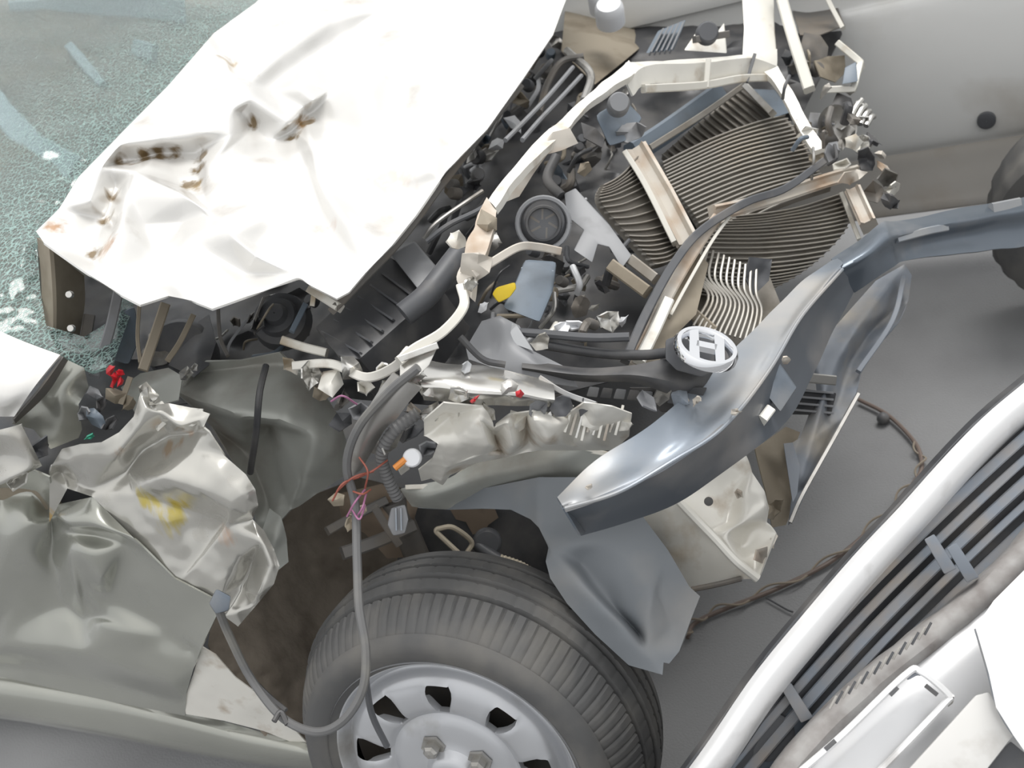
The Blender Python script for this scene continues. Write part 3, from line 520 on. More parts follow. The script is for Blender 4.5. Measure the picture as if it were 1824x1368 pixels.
loft('panel_end_arm', [[(1362, 128, 2.06), (1390, 160, 2.03), (1410, 205, 1.99), (1435, 250, 1.95), (1450, 268, 1.93)], [(1385, 118, 2.07), (1408, 155, 2.03), (1428, 195, 1.99), (1455, 240, 1.95), (1470, 262, 1.93)]], cream_bright, sup, nu=20, nv=4, th=.012, amp=.004, ns=24)
plate('panel_tower', [(1320, -30, 2.25), (1378, -30, 2.27), (1380, 52, 2.2), (1384, 100, 2.14), (1322, 100, 2.12), (1325, 50, 2.18)], .03, cream_bright, sup, bev=.004)
plate('latch_mount', [(1218, 90, 2.03), (1250, 42, 2.08), (1268, 70, 2.06), (1290, 40, 2.09), (1295, 95, 2.06)], .01, cream_bright, sup, bev=.003); disc('latch', 1258, 62, 2.02, 20, .02, blk2, sup); bar('latch_bar', [(1240, 70, 2.0), (1300, 60, 2.02)], 12, .015, dk, sup)
# lower left arm down to fender
loft('support_leg', [[(868, 350, 1.52), (845, 400, 1.47), (828, 440, 1.44), (815, 490, 1.42), (820, 520, 1.41)], [(888, 372, 1.5), (880, 410, 1.46), (868, 450, 1.43), (850, 485, 1.41), (835, 530, 1.40)]], rusty, car, nu=20, nv=5, th=.012, amp=.006, ns=26)
bar('support_foot', [(820, 505, 1.41), (826, 545, 1.39), (790, 590, 1.36), (740, 620, 1.34), (712, 642, 1.33)], 18, .012, cream, car)
bar('bent_tan_strap', [(845, 488, 1.40), (880, 465, 1.42), (925, 440, 1.45), (960, 440, 1.48), (1000, 448, 1.5)], 15, .006, rusty, car)
jag('torn_bracket', 850, 470, 1.41, 30, rusty, car, 41, .03); jag('torn_bracket', 812, 430, 1.46, 24, cream_bright, car, 42); jag('torn_bracket', 870, 400, 1.47, 28, dusty, car, 43, .03); jag('torn_bracket', 835, 505, 1.4, 20, steel, car, 44)

# ---- lower rusty crossbar and verticals
bar('lower_crossbar', [(1275, 378, 1.72), (1330, 366, 1.75), (1400, 345, 1.82), (1470, 322, 1.88), (1530, 305, 1.92)], 26, .02, rusty, car, lip=.006)
bar('lower_crossbar_end', [(1518, 335, 1.88), (1545, 395, 1.83)], 30, .03, rusty, car, lip=.006)
bar('black_trim_strip', [(1470, 285, 1.84), (1400, 335, 1.78), (1330, 360, 1.72), (1250, 410, 1.66), (1200, 470, 1.6), (1150, 560, 1.52), (1115, 640, 1.47)], 15, .012, blk2, car)
bar('rusty_upright', [(1280, 385, 1.71), (1240, 440, 1.66), (1190, 525, 1.6), (1150, 610, 1.53), (1130, 650, 1.5)], 22, .02, rusty, car)
bar('rusty_upright_edge', [(1300, 385, 1.71), (1268, 430, 1.67), (1225, 505, 1.62), (1195, 560, 1.58)], 6, .02, cream, car)
bar('white_upright', [(1192, 530, 1.57), (1165, 590, 1.53), (1140, 640, 1.49)], 22, .012, cream_bright, car); crumple('rusty_web', plane3((1250, 460, 1.68), (1180, 640, 1.55), (1240, 560, 1.62)), [(1245, 450), (1262, 470), (1240, 560), (1200, 600), (1170, 650), (1130, 655), (1160, 600), (1200, 520)], [[(1200, 580, .01)]], dusty, car, lev=3)

# ---- grille bar and badge
gb = loft('grille_bar', [[(930, 640, 1.44), (1040, 655, 1.42), (1130, 650, 1.40), (1190, 640, 1.40), (1260, 655, 1.44), (1300, 650, 1.5)], [(930, 655, 1.42), (1040, 668, 1.40), (1130, 668, 1.37), (1200, 680, 1.38), (1250, 690, 1.42), (1300, 680, 1.5)], [(930, 664, 1.45), (1040, 680, 1.42), (1130, 682, 1.40), (1200, 705, 1.40), (1240, 705, 1.44), (1290, 700, 1.5)]], blk, car, nu=26, nv=8, th=.006, amp=.001)
label(gb, 'black grille bar carrying a chrome oval badge')
plate('badge_backing', [(1185, 605, 1.37), (1230, 590, 1.39), (1290, 592, 1.42), (1310, 615, 1.42), (1290, 655, 1.40), (1250, 672, 1.39), (1205, 660, 1.365), (1185, 640, 1.365)], .02, blk2, gb, bev=.004)
badge_e = UU.lerp(-VV, .12).normalized(); badge_v = (VV*.58+FW*.75).normalized(); badge_n = badge_e.cross(badge_v).normalized()
if badge_n.dot(FW) > 0: badge_n = -badge_n
bo = W(1256, 627, 1.345); ra_, rb_ = 57*1.345/FPX, 60*1.345/FPX
P = [bo+badge_e*ra_*math.cos(a*math.pi/24)+badge_v*rb_*math.sin(a*math.pi/24) for a in range(49)]
P = P[:-1]
bm = bmesh.new(); ringv = []
for i, p_ in enumerate(P):
    rd = (p_-bo).normalized(); ringv.append([bm.verts.new(p_+rd*a+badge_n*b) for a, b in ((0, 0), (0, .008), (-.003, .012), (-.008, .012), (-.011, .008), (-.011, 0))])
for i in range(48):
    A, B = ringv[i], ringv[(i+1) % 48]
    for k in range(6): bm.faces.new((A[k], A[(k+1) % 6], B[(k+1) % 6], B[k]))
badge = link('badge', bm, chrome, gb); label(badge, 'chrome oval badge with a slanted letter H')
def bpt(x, y, h=0): return bo+badge_e*ra_*x+badge_v*rb_*y+badge_n*h
Hp = ([(-.66, -.62), (-.36, -.86), (-.14, .92), (-.44, .84)], [(.14, -.92), (.44, -.84), (.66, .62), (.36, .86)], [(-.36, -.10), (.26, -.18), (.36, .12), (-.28, .20)])
bm = bmesh.new()
for q in Hp:
    a = [bm.verts.new(bpt(x, y, .003)) for x, y in q]; b = [bm.verts.new(bpt(x*.97, y*.97, .011)) for x, y in q]
    bm.faces.new(a); bm.faces.new(b)
    for i in range(4): bm.faces.new((a[i], a[(i+1) % 4], b[(i+1) % 4], b[i]))
link('badge_letter', bm, chrome, gb, smooth=False)
tube('grille_rod', [(900, 590, 1.46), (970, 596, 1.45), (1050, 602, 1.43), (1120, 600, 1.42)], 8, blk2, car); tube('grille_rod', [(950, 612, 1.46), (1060, 628, 1.44), (1140, 632, 1.42), (1190, 628, 1.4)], 9, blk, car)
for i in range(7):
    plate('grille_slat', [(1050+i*24, 688+i*2, 1.41), (1068+i*24, 690+i*2, 1.41), (1064+i*24, 708+i*2, 1.42), (1044+i*24, 706+i*2, 1.42)], .01, blk2 if i % 2 else gry, gb)
plate('dark_grille_corner', [(1120, 690, 1.42), (1260, 690, 1.40), (1240, 730, 1.42), (1180, 735, 1.43)], .03, blk, gb)

# ---- headlamp wreck: silver reflector tube and grey housings
hl = loft('headlamp_reflector', [[(760, 640, 1.42), (830, 650, 1.41), (900, 658, 1.4), (985, 680, 1.4)], [(755, 660, 1.37), (830, 670, 1.36), (910, 685, 1.355), (990, 700, 1.36)], [(750, 690, 1.35), (840, 698, 1.34), (915, 705, 1.34), (990, 715, 1.35)], [(755, 712, 1.39), (840, 722, 1.38), (915, 725, 1.38), (985, 725, 1.39)]], steel, car, nu=24, nv=12, th=.003, amp=.003, ns=22)
label(hl, 'crushed silver headlamp reflector')
crumple('headlamp_housing', plane3((850, 640, 1.44), (900, 570, 1.47), (1010, 660, 1.43)), [(830, 620), (858, 572, .01), (890, 562, .02), (925, 580, .01), (950, 625), (1010, 655), (1030, 690, -.01), (960, 680), (880, 655), (835, 640)], [[(895, 575, .02), (880, 620, -.01)], [(900, 610, .01), (960, 650, .01)]], gry, car, lev=3, amp=.001)
crumple('headlamp_lens', plane3((900, 600, 1.45), (940, 620, 1.44), (920, 575, 1.46)), [(898, 572), (920, 578, .01), (950, 625), (895, 605)], [], lens_m, car, lev=2)
bar('lamp_shard', [(960, 672, 1.4), (1005, 700, 1.38), (1060, 720, 1.36)], 10, .006, beam_m, car)
for s, (x, y, r_, mm, t) in enumerate([(860, 548, 14, whp, 1.44), (1025, 580, 26, whp, 1.48), (1000, 585, 14, whp, 1.48), (1085, 570, 24, steel, 1.53), (965, 605, 22, steel, 1.42), (1180, 700, 28, alu, 1.4), (1210, 705, 22, beam_m, 1.39), (1150, 712, 26, gry, 1.38), (960, 730, 24, gry, 1.36), (1000, 722, 22, blk2, 1.37), (1040, 725, 18, blk2, 1.37), (820, 700, 20, steel, 1.35), (905, 690, 22, alu, 1.34), (830, 655, 16, lens_m, 1.37), (1220, 720, 16, rusty, 1.4)]):
    jag('lamp_shard', x, y, t, r_, mm, car, 60+s, .012)
for x, y in ((845, 712), (925, 702)): jag('red_lamp_shard', x, y, 1.33, 8, red, car, x)
# ---- torn white fender top along the arch
TT = plane3((760, 780, 1.42), (1100, 770, 1.42), (900, 830, 1.47))
ft = crumple('fender_top_remnant', TT, [(755, 745, .02), (790, 715, .02), (860, 722, .01), (880, 760, .02), (912, 735, .0), (950, 730, .02), (1000, 742, .0), (1040, 715, .02), (1090, 722, .02), (1125, 735, .01), (1120, 775, .0), (1095, 800, -.02), (1040, 800, -.03), (960, 800, -.03), (905, 812, -.03), (850, 822, -.03), (800, 845, -.03), (788, 862, -.03), (768, 850, -.02), (750, 855, -.02), (745, 835, 0), (770, 815, .01), (780, 790, .02), (755, 775, .0)],
             [[(800, 740, -.03), (820, 785, .03), (800, 830, .0)], [(855, 745, .04), (870, 790, .05), (845, 812, .0)], [(880, 775, -.04), (890, 800, -.03)], [(905, 750, .04), (915, 795, .05)], [(950, 745, .05), (975, 785, .06)], [(935, 745, -.04), (945, 790, -.04)], [(1000, 755, .03), (1000, 790, .02)], [(1030, 740, -.01), (1020, 785, -.015)], [(1060, 735, .03), (1050, 785, .03)], [(785, 855, -.01), (795, 830, .01), (865, 805, .01), (890, 808, 0)]], cream_bright, car, lev=4, sm=1, amp=.0015, ns=30)
label(ft, 'torn white fender remnant above the wheel arch')
for s, (x, y, r_) in enumerate([(770, 735, 22), (870, 735, 20), (920, 755, 24), (980, 750, 26), (1110, 750, 22), (1060, 745, 26), (830, 730, 18)]): jag('torn_flap', x, y, 1.39, r_, cream_bright if s % 3 else steel, ft, 80+s, .02)
for s in range(10): bar('torn_strip', [(1020+s*10, 722+(s % 3)*4, 1.385), (1006+s*10, 770+(s % 4)*5, 1.39)], 5, .004, (cream_bright, rusty, steel)[s % 3], ft)
# middle left crush zone between apron and headlamp
for s, (x, y, r_, mm, t) in enumerate([(555, 665, 28, steel, 1.52), (590, 680, 26, cream_bright, 1.5), (625, 655, 26, steel, 1.47), (650, 690, 24, cream_bright, 1.45), (610, 715, 26, dk, 1.5), (640, 735, 24, gry, 1.48), (575, 700, 24, dusty, 1.54), (680, 655, 20, steel, 1.43), (520, 650, 24, cream, 1.57), (690, 700, 26, steel, 1.4), (735, 665, 26, steel, 1.36), (755, 690, 22, steel, 1.36), (700, 780, 30, alu, 1.42), (730, 770, 26, blk2, 1.43), (660, 790, 28, alu, 1.44), (760, 800, 20, gry, 1.42), (740, 735, 26, dk, 1.44), (770, 700, 18, alu, 1.38), (645, 770, 26, dusty, 1.47), (610, 750, 22, blk2, 1.5), (720, 830, 22, cream, 1.44)]):
    jag('crushed_bracket', x, y, t, r_, mm, car, 120+s, .025)
bar('crushed_edge', [(500, 605, 1.55), (540, 618, 1.54), (580, 628, 1.53)], 16, .01, cream, car); bar('crushed_edge', [(520, 652, 1.53), (590, 648, 1.5), (650, 672, 1.44), (700, 655, 1.38), (722, 632, 1.34)], 17, .012, cream_bright, car)
bar('crushed_edge', [(712, 640, 1.33), (780, 615, 1.34)], 12, .012, steel, car); plate('crushed_plate', [(712, 645, 1.34), (778, 622, 1.35), (765, 650, 1.34), (745, 670, 1.33), (712, 675, 1.33)], .006, steel, car)
# wide grey loom sheath
loft('loom_sheath', [[(700, 665, 1.34), (660, 720, 1.37), (625, 790, 1.42), (615, 860, 1.46)], [(725, 680, 1.33), (690, 730, 1.36), (650, 790, 1.41), (630, 850, 1.45)], [(750, 690, 1.34), (710, 740, 1.37), (680, 770, 1.41), (645, 840, 1.45)]], alu, car, nu=20, nv=8, th=.003, amp=.003, ns=20)

# ---- wiring
har = tube('wiring_harness', [(745, 655, 1.32), (690, 700, 1.34), (640, 760, 1.37), (617, 830, 1.4), (632, 900, 1.42), (636, 990, 1.4), (640, 1080, 1.38), (652, 1160, 1.37), (645, 1230, 1.37), (610, 1285, 1.38), (560, 1303, 1.42), (500, 1275, 1.48), (445, 1205, 1.52), (405, 1125, 1.5), (388, 1080, 1.46)], 8.5, wirem, car, n=90)
label(har, 'grey wiring loop hanging over the tyre')
tube('cable_tail', [(650, 1200, 1.39), (662, 1270, 1.42), (690, 1330, 1.44)], 6, blk2, har)
plate('cable_plug', [(372, 1075, 1.45), (385, 1048, 1.45), (412, 1062, 1.45), (408, 1088, 1.45), (384, 1094, 1.45)], .02, beam_d, har, bev=.004)
tube('cable_clip', [(488, 1285, 1.46), (500, 1268, 1.47), (512, 1290, 1.46)], 5, blk, har)
tube('rear_cable', [(440, 1200, 1.56), (480, 1240, 1.54), (510, 1265, 1.52)], 4, blk, har)
tube('corrugated_hose', [(745, 735, 1.4), (700, 770, 1.4), (680, 810, 1.42), (690, 850, 1.44), (708, 888, 1.46)], 11, wirem, car, ribs=26)
con = plate('connector_block', [(696, 905, 1.44), (722, 898, 1.44), (728, 925, 1.44), (722, 950, 1.44), (700, 955, 1.44), (690, 935, 1.44)], .03, gry, car, bev=.004)
for i in range(2): bar('connector_rib', [(705+i*9, 905, 1.435), (706+i*9, 945, 1.435)], 3, .004, beam_m, con)
for s, (a, b, c, m_) in enumerate([((640, 850), (610, 862), (592, 892), redw), ((665, 840), (630, 850), (600, 875), redw), ((620, 872), (645, 880), (660, 872), redw), ((650, 872), (632, 895), (618, 920), pink), ((652, 880), (645, 905), (632, 925), pink), ((625, 905), (640, 925), (650, 900), pink), ((690, 820), (665, 838), (640, 850), redw), ((640, 815), (655, 840), (650, 870), redw), ((636, 720), (610, 705), (590, 715), pink), ((655, 745), (640, 760), (650, 780), redw)]):
    tube('thin_wire', [(*a, 1.42), (*b, 1.40), (*c, 1.42)], 1.8, m_, car, ns=6)
wc = disc('bulb_socket', 735, 815, 1.41, 17, .012, whp, car); tube('indicator_bulb', [(722, 818, 1.40), (703, 834, 1.40)], 6, org, wc)
for s, (x, y, r_) in enumerate([(600, 890, 22), (640, 910, 20), (625, 930, 18)]): jag('torn_clip', x, y, 1.5, r_, dusty, car, 200+s)
# suspension and brake parts in the arch
stt = sweep('strut', catmull(V([(700, 890, 1.72), (725, 950, 1.74), (750, 1010, 1.76)]), 8), circ(.022, 14), dk, car)
bar('strut_bracket', [(668, 905, 1.6), (690, 940, 1.62), (712, 972, 1.64)], 14, .01, dk, car); bar('control_arm', [(585, 945, 1.66), (630, 920, 1.68), (690, 890, 1.7)], 16, .02, dk, car); bar('control_arm', [(612, 985, 1.64), (670, 965, 1.66), (740, 935, 1.7)], 24, .03, dk, car)
crumple('knuckle_plate', plane3((660, 880, 1.72), (740, 900, 1.72), (700, 980, 1.74)), [(600, 880), (680, 862), (745, 900), (735, 935), (750, 990), (690, 995), (650, 950), (610, 930)], [[(680, 920, .02)]], mudm, car, lev=3, amp=.004)
sweep('brake_pipe', catmull(V([(838, 995, 1.7), (832, 998, 1.7), (785, 955, 1.7), (777, 945, 1.7), (785, 941, 1.7), (808, 940, 1.7), (840, 965, 1.72), (832, 985, 1.72), (834, 1000, 1.72)]), 60), circ(.0042, 8), cabl, car)
tube('brake_hose', [(845, 968, 1.74), (870, 985, 1.73), (895, 1000, 1.72)], 10, blk2, car)
tube('corrugated_sleeve', [(890, 996, 1.68), (925, 1008, 1.68), (950, 1024, 1.68), (962, 1038, 1.68)], 9, cabl, car, ribs=16)
disc('ball_joint', 868, 965, 1.75, 26, .02, blk2, car)

# ---- rest of the body, mostly left of the frame, added to shade the ground: cabin shell and floor pan
sec = [(.06, .25), (.02, .5), (.04, .85), (.14, .92), (.27, 1.38), (.45, 1.46), (.8, 1.48), (1.2, 1.46), (1.38, 1.38), (1.52, .92), (1.62, .85), (1.62, .5), (1.58, .25)]
bm = bmesh.new(); xs = [-1.28, -1.5, -1.9, -2.5, -3.0, -3.5]; g_ = []
for q, x in enumerate(xs):
    k = (1, 1.01, 1.02, 1.0, .93, .7)[q]; top_ = (.62, .98, 1, 1, .93, .62)[q]
    g_.append([bm.verts.new((x, .82+(y-.82)*k, z if z < .95 else .92+(z-.92)*(top_-.6)/.4)) for y, z in sec])
for a in range(len(xs)-1):
    for b in range(len(sec)-1): bm.faces.new((g_[a][b], g_[a+1][b], g_[a+1][b+1], g_[a][b+1]))
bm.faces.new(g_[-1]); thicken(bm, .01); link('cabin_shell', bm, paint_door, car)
bm = bmesh.new(); bmesh.ops.create_cube(bm, size=1, matrix=Matrix.Translation((-1.6, .85, .19)) @ Matrix.Diagonal((2.9, 1.35, .03, 1))); link('floor_pan', bm, blk2, car)
# ---- engine bay: dark backdrop added to hide bright ground, blocks, boxes
TE = plane3((300, 620, 1.95), (1000, 450, 1.95), (1200, 0, 2.7))
eb = crumple('engine_bay_backdrop', TE, [(90, 500), (250, 480), (560, 480), (700, 380), (900, 120), (1000, -80), (1460, -80), (1500, 60), (1430, 200), (1250, 330), (1250, 640), (1000, 700), (760, 720), (500, 700), (140, 740)],
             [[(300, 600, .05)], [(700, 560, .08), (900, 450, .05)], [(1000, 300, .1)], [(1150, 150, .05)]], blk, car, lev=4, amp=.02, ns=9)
batt = plate('battery_box', [(560, 582, 1.56), (690, 455, 1.66), (778, 500, 1.62), (730, 560, 1.55), (640, 640, 1.48), (600, 632, 1.48)], .12, blk, car, dirv=Vector((0, .3, -1)), bev=.005)
label(batt, 'black ribbed box beside the hood edge')
for i in range(6):
    f = i/6; bar('box_rib', [(572+f*130, 590-f*125, 1.545+f*.09), (640+f*118, 628-f*118, 1.475+f*.12)], 4, .006, blk2, batt)
plate('air_box_lid', [(695, 452, 1.63), (738, 428, 1.67), (792, 492, 1.6), (755, 530, 1.57)], .05, gry, car, bev=.005)
tube('air_duct', [(720, 560, 1.52), (770, 520, 1.53), (820, 450, 1.58)], 22, blk2, car)
fm = disc('fan_motor', 968, 398, 1.6, 44, .03, blk2, car, prof=None)
sweep('fan_ring', [W(968+46*math.cos(a*math.pi/16), 398+46*math.sin(a*math.pi/16), 1.57) for a in range(33)], circ(.004, 6), gry, fm, caps=False)
sweep('fan_ring', [W(968+30*math.cos(a*math.pi/16), 398+30*math.sin(a*math.pi/16), 1.565) for a in range(33)], circ(.003, 6), blk, fm, caps=False)
for k in range(6): bar('fan_blade', [(968+8*math.cos(k*1.05), 398+8*math.sin(k*1.05), 1.57), (968+28*math.cos(k*1.05+.4), 398+28*math.sin(k*1.05+.4), 1.57)], 9, .004, dk, fm)
shr = plate('fan_shroud', [(1005, 345, 1.68), (1025, 335, 1.68), (1085, 400, 1.64), (1125, 455, 1.6), (1108, 478, 1.59), (1085, 440, 1.61), (1065, 435, 1.61), (1055, 468, 1.59), (1022, 445, 1.6), (1040, 410, 1.63), (1010, 385, 1.66)], .01, gry, car, bev=.002)
rsv = plate('coolant_reservoir', [(935, 462, 1.53), (992, 466, 1.53), (985, 520, 1.5), (962, 575, 1.46), (895, 548, 1.46), (915, 510, 1.49)], .06, blu, car, bev=.006)
for i in range(4): bar('reservoir_rib', [(928-i*7, 478+i*22, 1.52-i*.013), (986-i*7, 484+i*22, 1.52-i*.013)], 4, .005, beam_m, rsv)
plate('yellow_cap', [(876, 524, 1.45), (884, 512, 1.45), (918, 502, 1.45), (920, 514, 1.45), (908, 530, 1.45), (888, 540, 1.45)], .015, yel, car, bev=.004)
plate('ribbed_cover', [(1150, 95, 2.2), (1172, 55, 2.3), (1222, 35, 2.36), (1200, 90, 2.2)], .04, blu, car, bev=.003)
for i in range(5): bar('cover_rib', [(1160+i*9, 92-i, 2.18), (1182+i*9, 50-i*3, 2.28)], 3, .01, gry, car)
br = disc('brake_fluid_cap', 1088, 40, 2.3, 26, .05, whp, car, axis=Vector((.3, -.4, 1))); disc('brake_fluid_neck', 1070, 18, 2.34, 20, .05, whp, br, axis=Vector((.3, -.4, 1)))
crumple('bulkhead_panel', plane3((1040, 60, 2.5), (1130, 90, 2.45), (1050, 120, 2.3)), [(1010, -20), (1200, -20), (1170, 60), (1110, 110), (1060, 150), (1000, 90)], [[(1080, 90, .03)]], dusty, car, lev=3)
crumple('dark_inner_fender', plane3((1410, 0, 2.5), (1490, 50, 2.3), (1430, 60, 2.3)), [(1395, -40), (1470, -40), (1505, 45, .02), (1460, 62), (1425, 62)], [[(1440, 20, -.02)]], dk, car, lev=3)
bar('far_fender_edge', [(1455, -40, 2.3), (1480, 10, 2.28), (1500, 48, 2.25)], 8, .012, cream, car); bar('far_side_bar', [(1385, -30, 2.2), (1410, 60, 2.14), (1440, 155, 2.08)], 20, .02, cream, car)
bar('far_side_bar', [(1470, 160, 2.1), (1520, 158, 2.1), (1532, 110, 2.14), (1490, 75, 2.2)], 12, .02, cream, car, smooth_path=False)
plate('far_lamp_block', [(1505, 120, 2.1), (1525, 110, 2.1), (1528, 145, 2.08), (1500, 150, 2.08)], .03, blu, car)
# far headlamp wreck
for s, (x, y, r_, mm, t) in enumerate([(1450, 90, 34, dk, 2.2), (1480, 120, 30, dusty, 2.18), (1425, 130, 26, blk2, 2.2), (1500, 190, 30, blk, 2.1), (1460, 215, 30, gry, 2.02), (1440, 240, 26, steel, 1.97), (1470, 250, 24, dk, 1.98), (1528, 195, 20, steel, 2.05), (1535, 215, 18, steel, 2.04), (1510, 245, 26, alu, 2.0), (1535, 255, 24, steel, 1.98), (1555, 250, 18, blk, 2.0), (1480, 275, 26, gry, 1.95), (1545, 285, 26, blk, 1.95), (1500, 295, 26, cream, 1.92), (1520, 315, 28, rusty, 1.88), (1580, 320, 22, alu, 1.88), (1560, 345, 24, dk, 1.87), (1585, 360, 20, blk2, 1.85), (1575, 300, 18, rusty, 1.9), (1455, 280, 22, dusty, 1.95), (1570, 275, 14, rusty, 1.95), (1590, 335, 16, cream, 1.87), (1500, 220, 22, steel, 2.03), (1430, 225, 22, dk, 2.0)]):
    jag('far_lamp_fragment', x, y, t, r_, mm, car, 300+s, .03)
fl = disc('far_lamp_bowl', 1485, 228, 2.02, 34, .03, alu, car, axis=Vector((.6, -.6, .4)), prof=[(.001, -.02), (.02, -.015), (.034, .0), (.04, .012), (.042, .014)])
for i in range(4): tube('far_lamp_fin', [(1512+i*10, 215+i*3, 2.02), (1525+i*9, 190+i*6, 2.03), (1535+i*7, 178+i*10, 2.04)], 5, steel, fl)
# left side of bay
for s, (pts, wd, mm) in enumerate([([(215, 500, 1.62), (195, 590, 1.6), (168, 668, 1.56)], 18, gry), ([(248, 545, 1.62), (245, 600, 1.6), (250, 645, 1.58)], 7, dusty), ([(295, 540, 1.6), (275, 600, 1.58), (255, 658, 1.56)], 18, dusty), ([(345, 560, 1.62), (320, 610, 1.6), (300, 640, 1.58)], 10, dusty), ([(388, 545, 1.66), (392, 600, 1.65), (405, 632, 1.64)], 7, dk), ([(440, 570, 1.68), (410, 610, 1.66), (405, 635, 1.66)], 5, gry), ([(232, 672, 1.54), (222, 700, 1.54), (215, 720, 1.54)], 10, dusty), ([(160, 560, 1.66), (150, 620, 1.64)], 20, dk), ([(470, 530, 1.72), (450, 580, 1.7)], 5, alu), ([(545, 540, 1.6), (520, 590, 1.58)], 10, blu)]):
    bar('bay_strap', pts, wd, .008, mm, car)
plate('wiper_motor', [(205, 560, 1.66), (240, 545, 1.68), (250, 600, 1.66), (230, 650, 1.62), (195, 640, 1.62)], .05, blu, car, bev=.006)
disc('brake_servo', 330, 640, 1.75, 62, .05, blk2, car, axis=Vector((.5, -.5, .8))); disc('rubber_boot', 505, 575, 1.75, 55, .05, blk2, car, axis=Vector((.4, -.6, .8)), prof=[(.001, .05), (.015, .05), (.02, .04), (.03, .038), (.034, .025), (.045, .022), (.05, 0)])
crumple('dark_wedge_cover', plane3((310, 650, 1.68), (390, 560, 1.74), (380, 650, 1.66)), [(300, 650), (350, 575), (372, 560), (385, 610), (372, 650), (345, 672)], [[(350, 620, .02)]], blk2, car, lev=2)
plate('fluid_tank', [(262, 595, 1.72), (290, 580, 1.74), (305, 600, 1.72), (300, 650, 1.68), (265, 655, 1.68)], .05, alu, car, bev=.008)
crumple('cowl_flange', plane3((240, 690, 1.6), (310, 680, 1.6), (290, 720, 1.56)), [(215, 690), (250, 665), (300, 655), (325, 670), (318, 712), (280, 722), (240, 735)], [[(260, 690, .01)]], apron_m, car, lev=3)
for s, (x, y) in enumerate([(196, 660), (206, 672), (214, 664), (202, 682), (215, 680)]): jag('red_connector', x, y, 1.52, 10, red, car, 400+s, .01)
jag('green_clip', 160, 778, 1.5, 12, grn, car, 410)
for s, (x, y, r_, mm) in enumerate([(170, 700, 22, gry), (170, 745, 26, blu), (195, 755, 20, blk2), (205, 705, 22, dusty), (230, 720, 18, dusty), (180, 720, 20, blk), (330, 668, 16, steel), (345, 655, 10, alu), (150, 735, 16, gry), (272, 712, 16, cream)]): jag('broken_bracket', x, y, 1.54, r_, mm, car, 420+s, .02)
# random smaller clutter of hoses, wires, brackets seen in depth between the named pieces
rnd = random.Random(12)
zones = [((880, 120), (1020, 60), (760, 420), (860, 330), 60), ((800, 430), (1000, 200), (900, 600), (1180, 480), 46), ((380, 560), (560, 510), (400, 630), (580, 600), 14), ((940, 470), (1130, 470), (950, 600), (1130, 600), 22), ((1040, 160), (1140, 150), (980, 330), (1120, 270), 26), ((120, 560), (300, 560), (130, 720), (260, 700), 12), ((1390, 80), (1480, 80), (1440, 260), (1560, 300), 16)]
for zi, (a, b, c_, d_, cnt) in enumerate(zones):
    for k in range(cnt):
        u_, v_ = rnd.random(), rnd.random()
        x = (a[0]*(1-u_)+b[0]*u_)*(1-v_)+(c_[0]*(1-u_)+d_[0]*u_)*v_; y = (a[1]*(1-u_)+b[1]*u_)*(1-v_)+(c_[1]*(1-u_)+d_[1]*u_)*v_
        t = min(TE(x, y)-rnd.uniform(.06, .3), 2.2 if zi == 6 else 9)
        m_ = rnd.choice([blk, blk, blk2, dk, dk, gry, dusty, alu] if rnd.random() < .85 else [steel, whp, blu, cream])
        q = rnd.random(); an = rnd.gauss(2.2, .45); ln = rnd.uniform(25, 70)
        dx, dy = math.cos(an)*ln, math.sin(an)*ln
        if q < .5: tube('hose', [(x, y, t), (x+dx*.4+rnd.uniform(-12, 12), y+dy*.4+rnd.uniform(-12, 12), t-.02), (x+dx, y+dy, t)], rnd.choice([2, 2.5, 3, 4, 6, 8]), m_, car, n=10, ns=8)
        elif q < .85: jag('engine_bracket', x, y, t, rnd.uniform(10, 28), m_, car, 500+zi*70+k, .03)
        else:
            dd = disc('engine_bolt_boss', x, y, t, rnd.uniform(6, 14), .02, m_, car, axis=Vector((rnd.uniform(-.3, .8), -.7, rnd.uniform(.3, 1))))
# named long hoses and clusters
for s, (pts, r_, mm) in enumerate([([(1020, 120, 2.0), (960, 190, 1.85), (900, 250, 1.75)], 4, gry), ([(1035, 135, 2.0), (975, 200, 1.85), (930, 250, 1.75)], 4, gry), ([(1040, 100, 2.1), (1000, 110, 2.1), (975, 150, 2.05), (960, 200, 1.95)], 6, dk), ([(900, 330, 1.68), (860, 370, 1.62), (800, 400, 1.6), (760, 430, 1.6)], 5, blk2), ([(860, 340, 1.66), (780, 395, 1.62), (755, 425, 1.62)], 4, alu), ([(990, 280, 1.72), (975, 320, 1.7), (1000, 350, 1.68)], 9, blk), ([(1010, 90, 2.15), (1050, 130, 2.05), (1040, 180, 1.95)], 7, alu), ([(820, 600, 1.4), (860, 640, 1.4), (900, 650, 1.4)], 6, blk)]):
    tube('hose', pts, r_, mm, car)
act = plate('throttle_body', [(1060, 205, 1.8), (1110, 175, 1.84), (1145, 210, 1.84), (1120, 250, 1.8), (1085, 262, 1.78)], .06, blu, car, bev=.008); disc('throttle_cap', 1100, 190, 1.78, 20, .03, gry, act)
jag('grey_housing', 1060, 240, 1.76, 34, blk2, car, 801); jag('grey_housing', 1120, 235, 1.8, 28, gry, car, 802); jag('tan_bracket', 1040, 300, 1.7, 22, dusty, car, 803); jag('black_hose_end', 1000, 230, 1.74, 24, blk, car, 804)
bar('lower_radiator_pipe', [(1085, 470, 1.58), (1150, 518, 1.55)], 24, .02, dusty, car); bar('lower_radiator_pipe', [(1120, 460, 1.6), (1165, 495, 1.58)], 20, .02, cond, car)

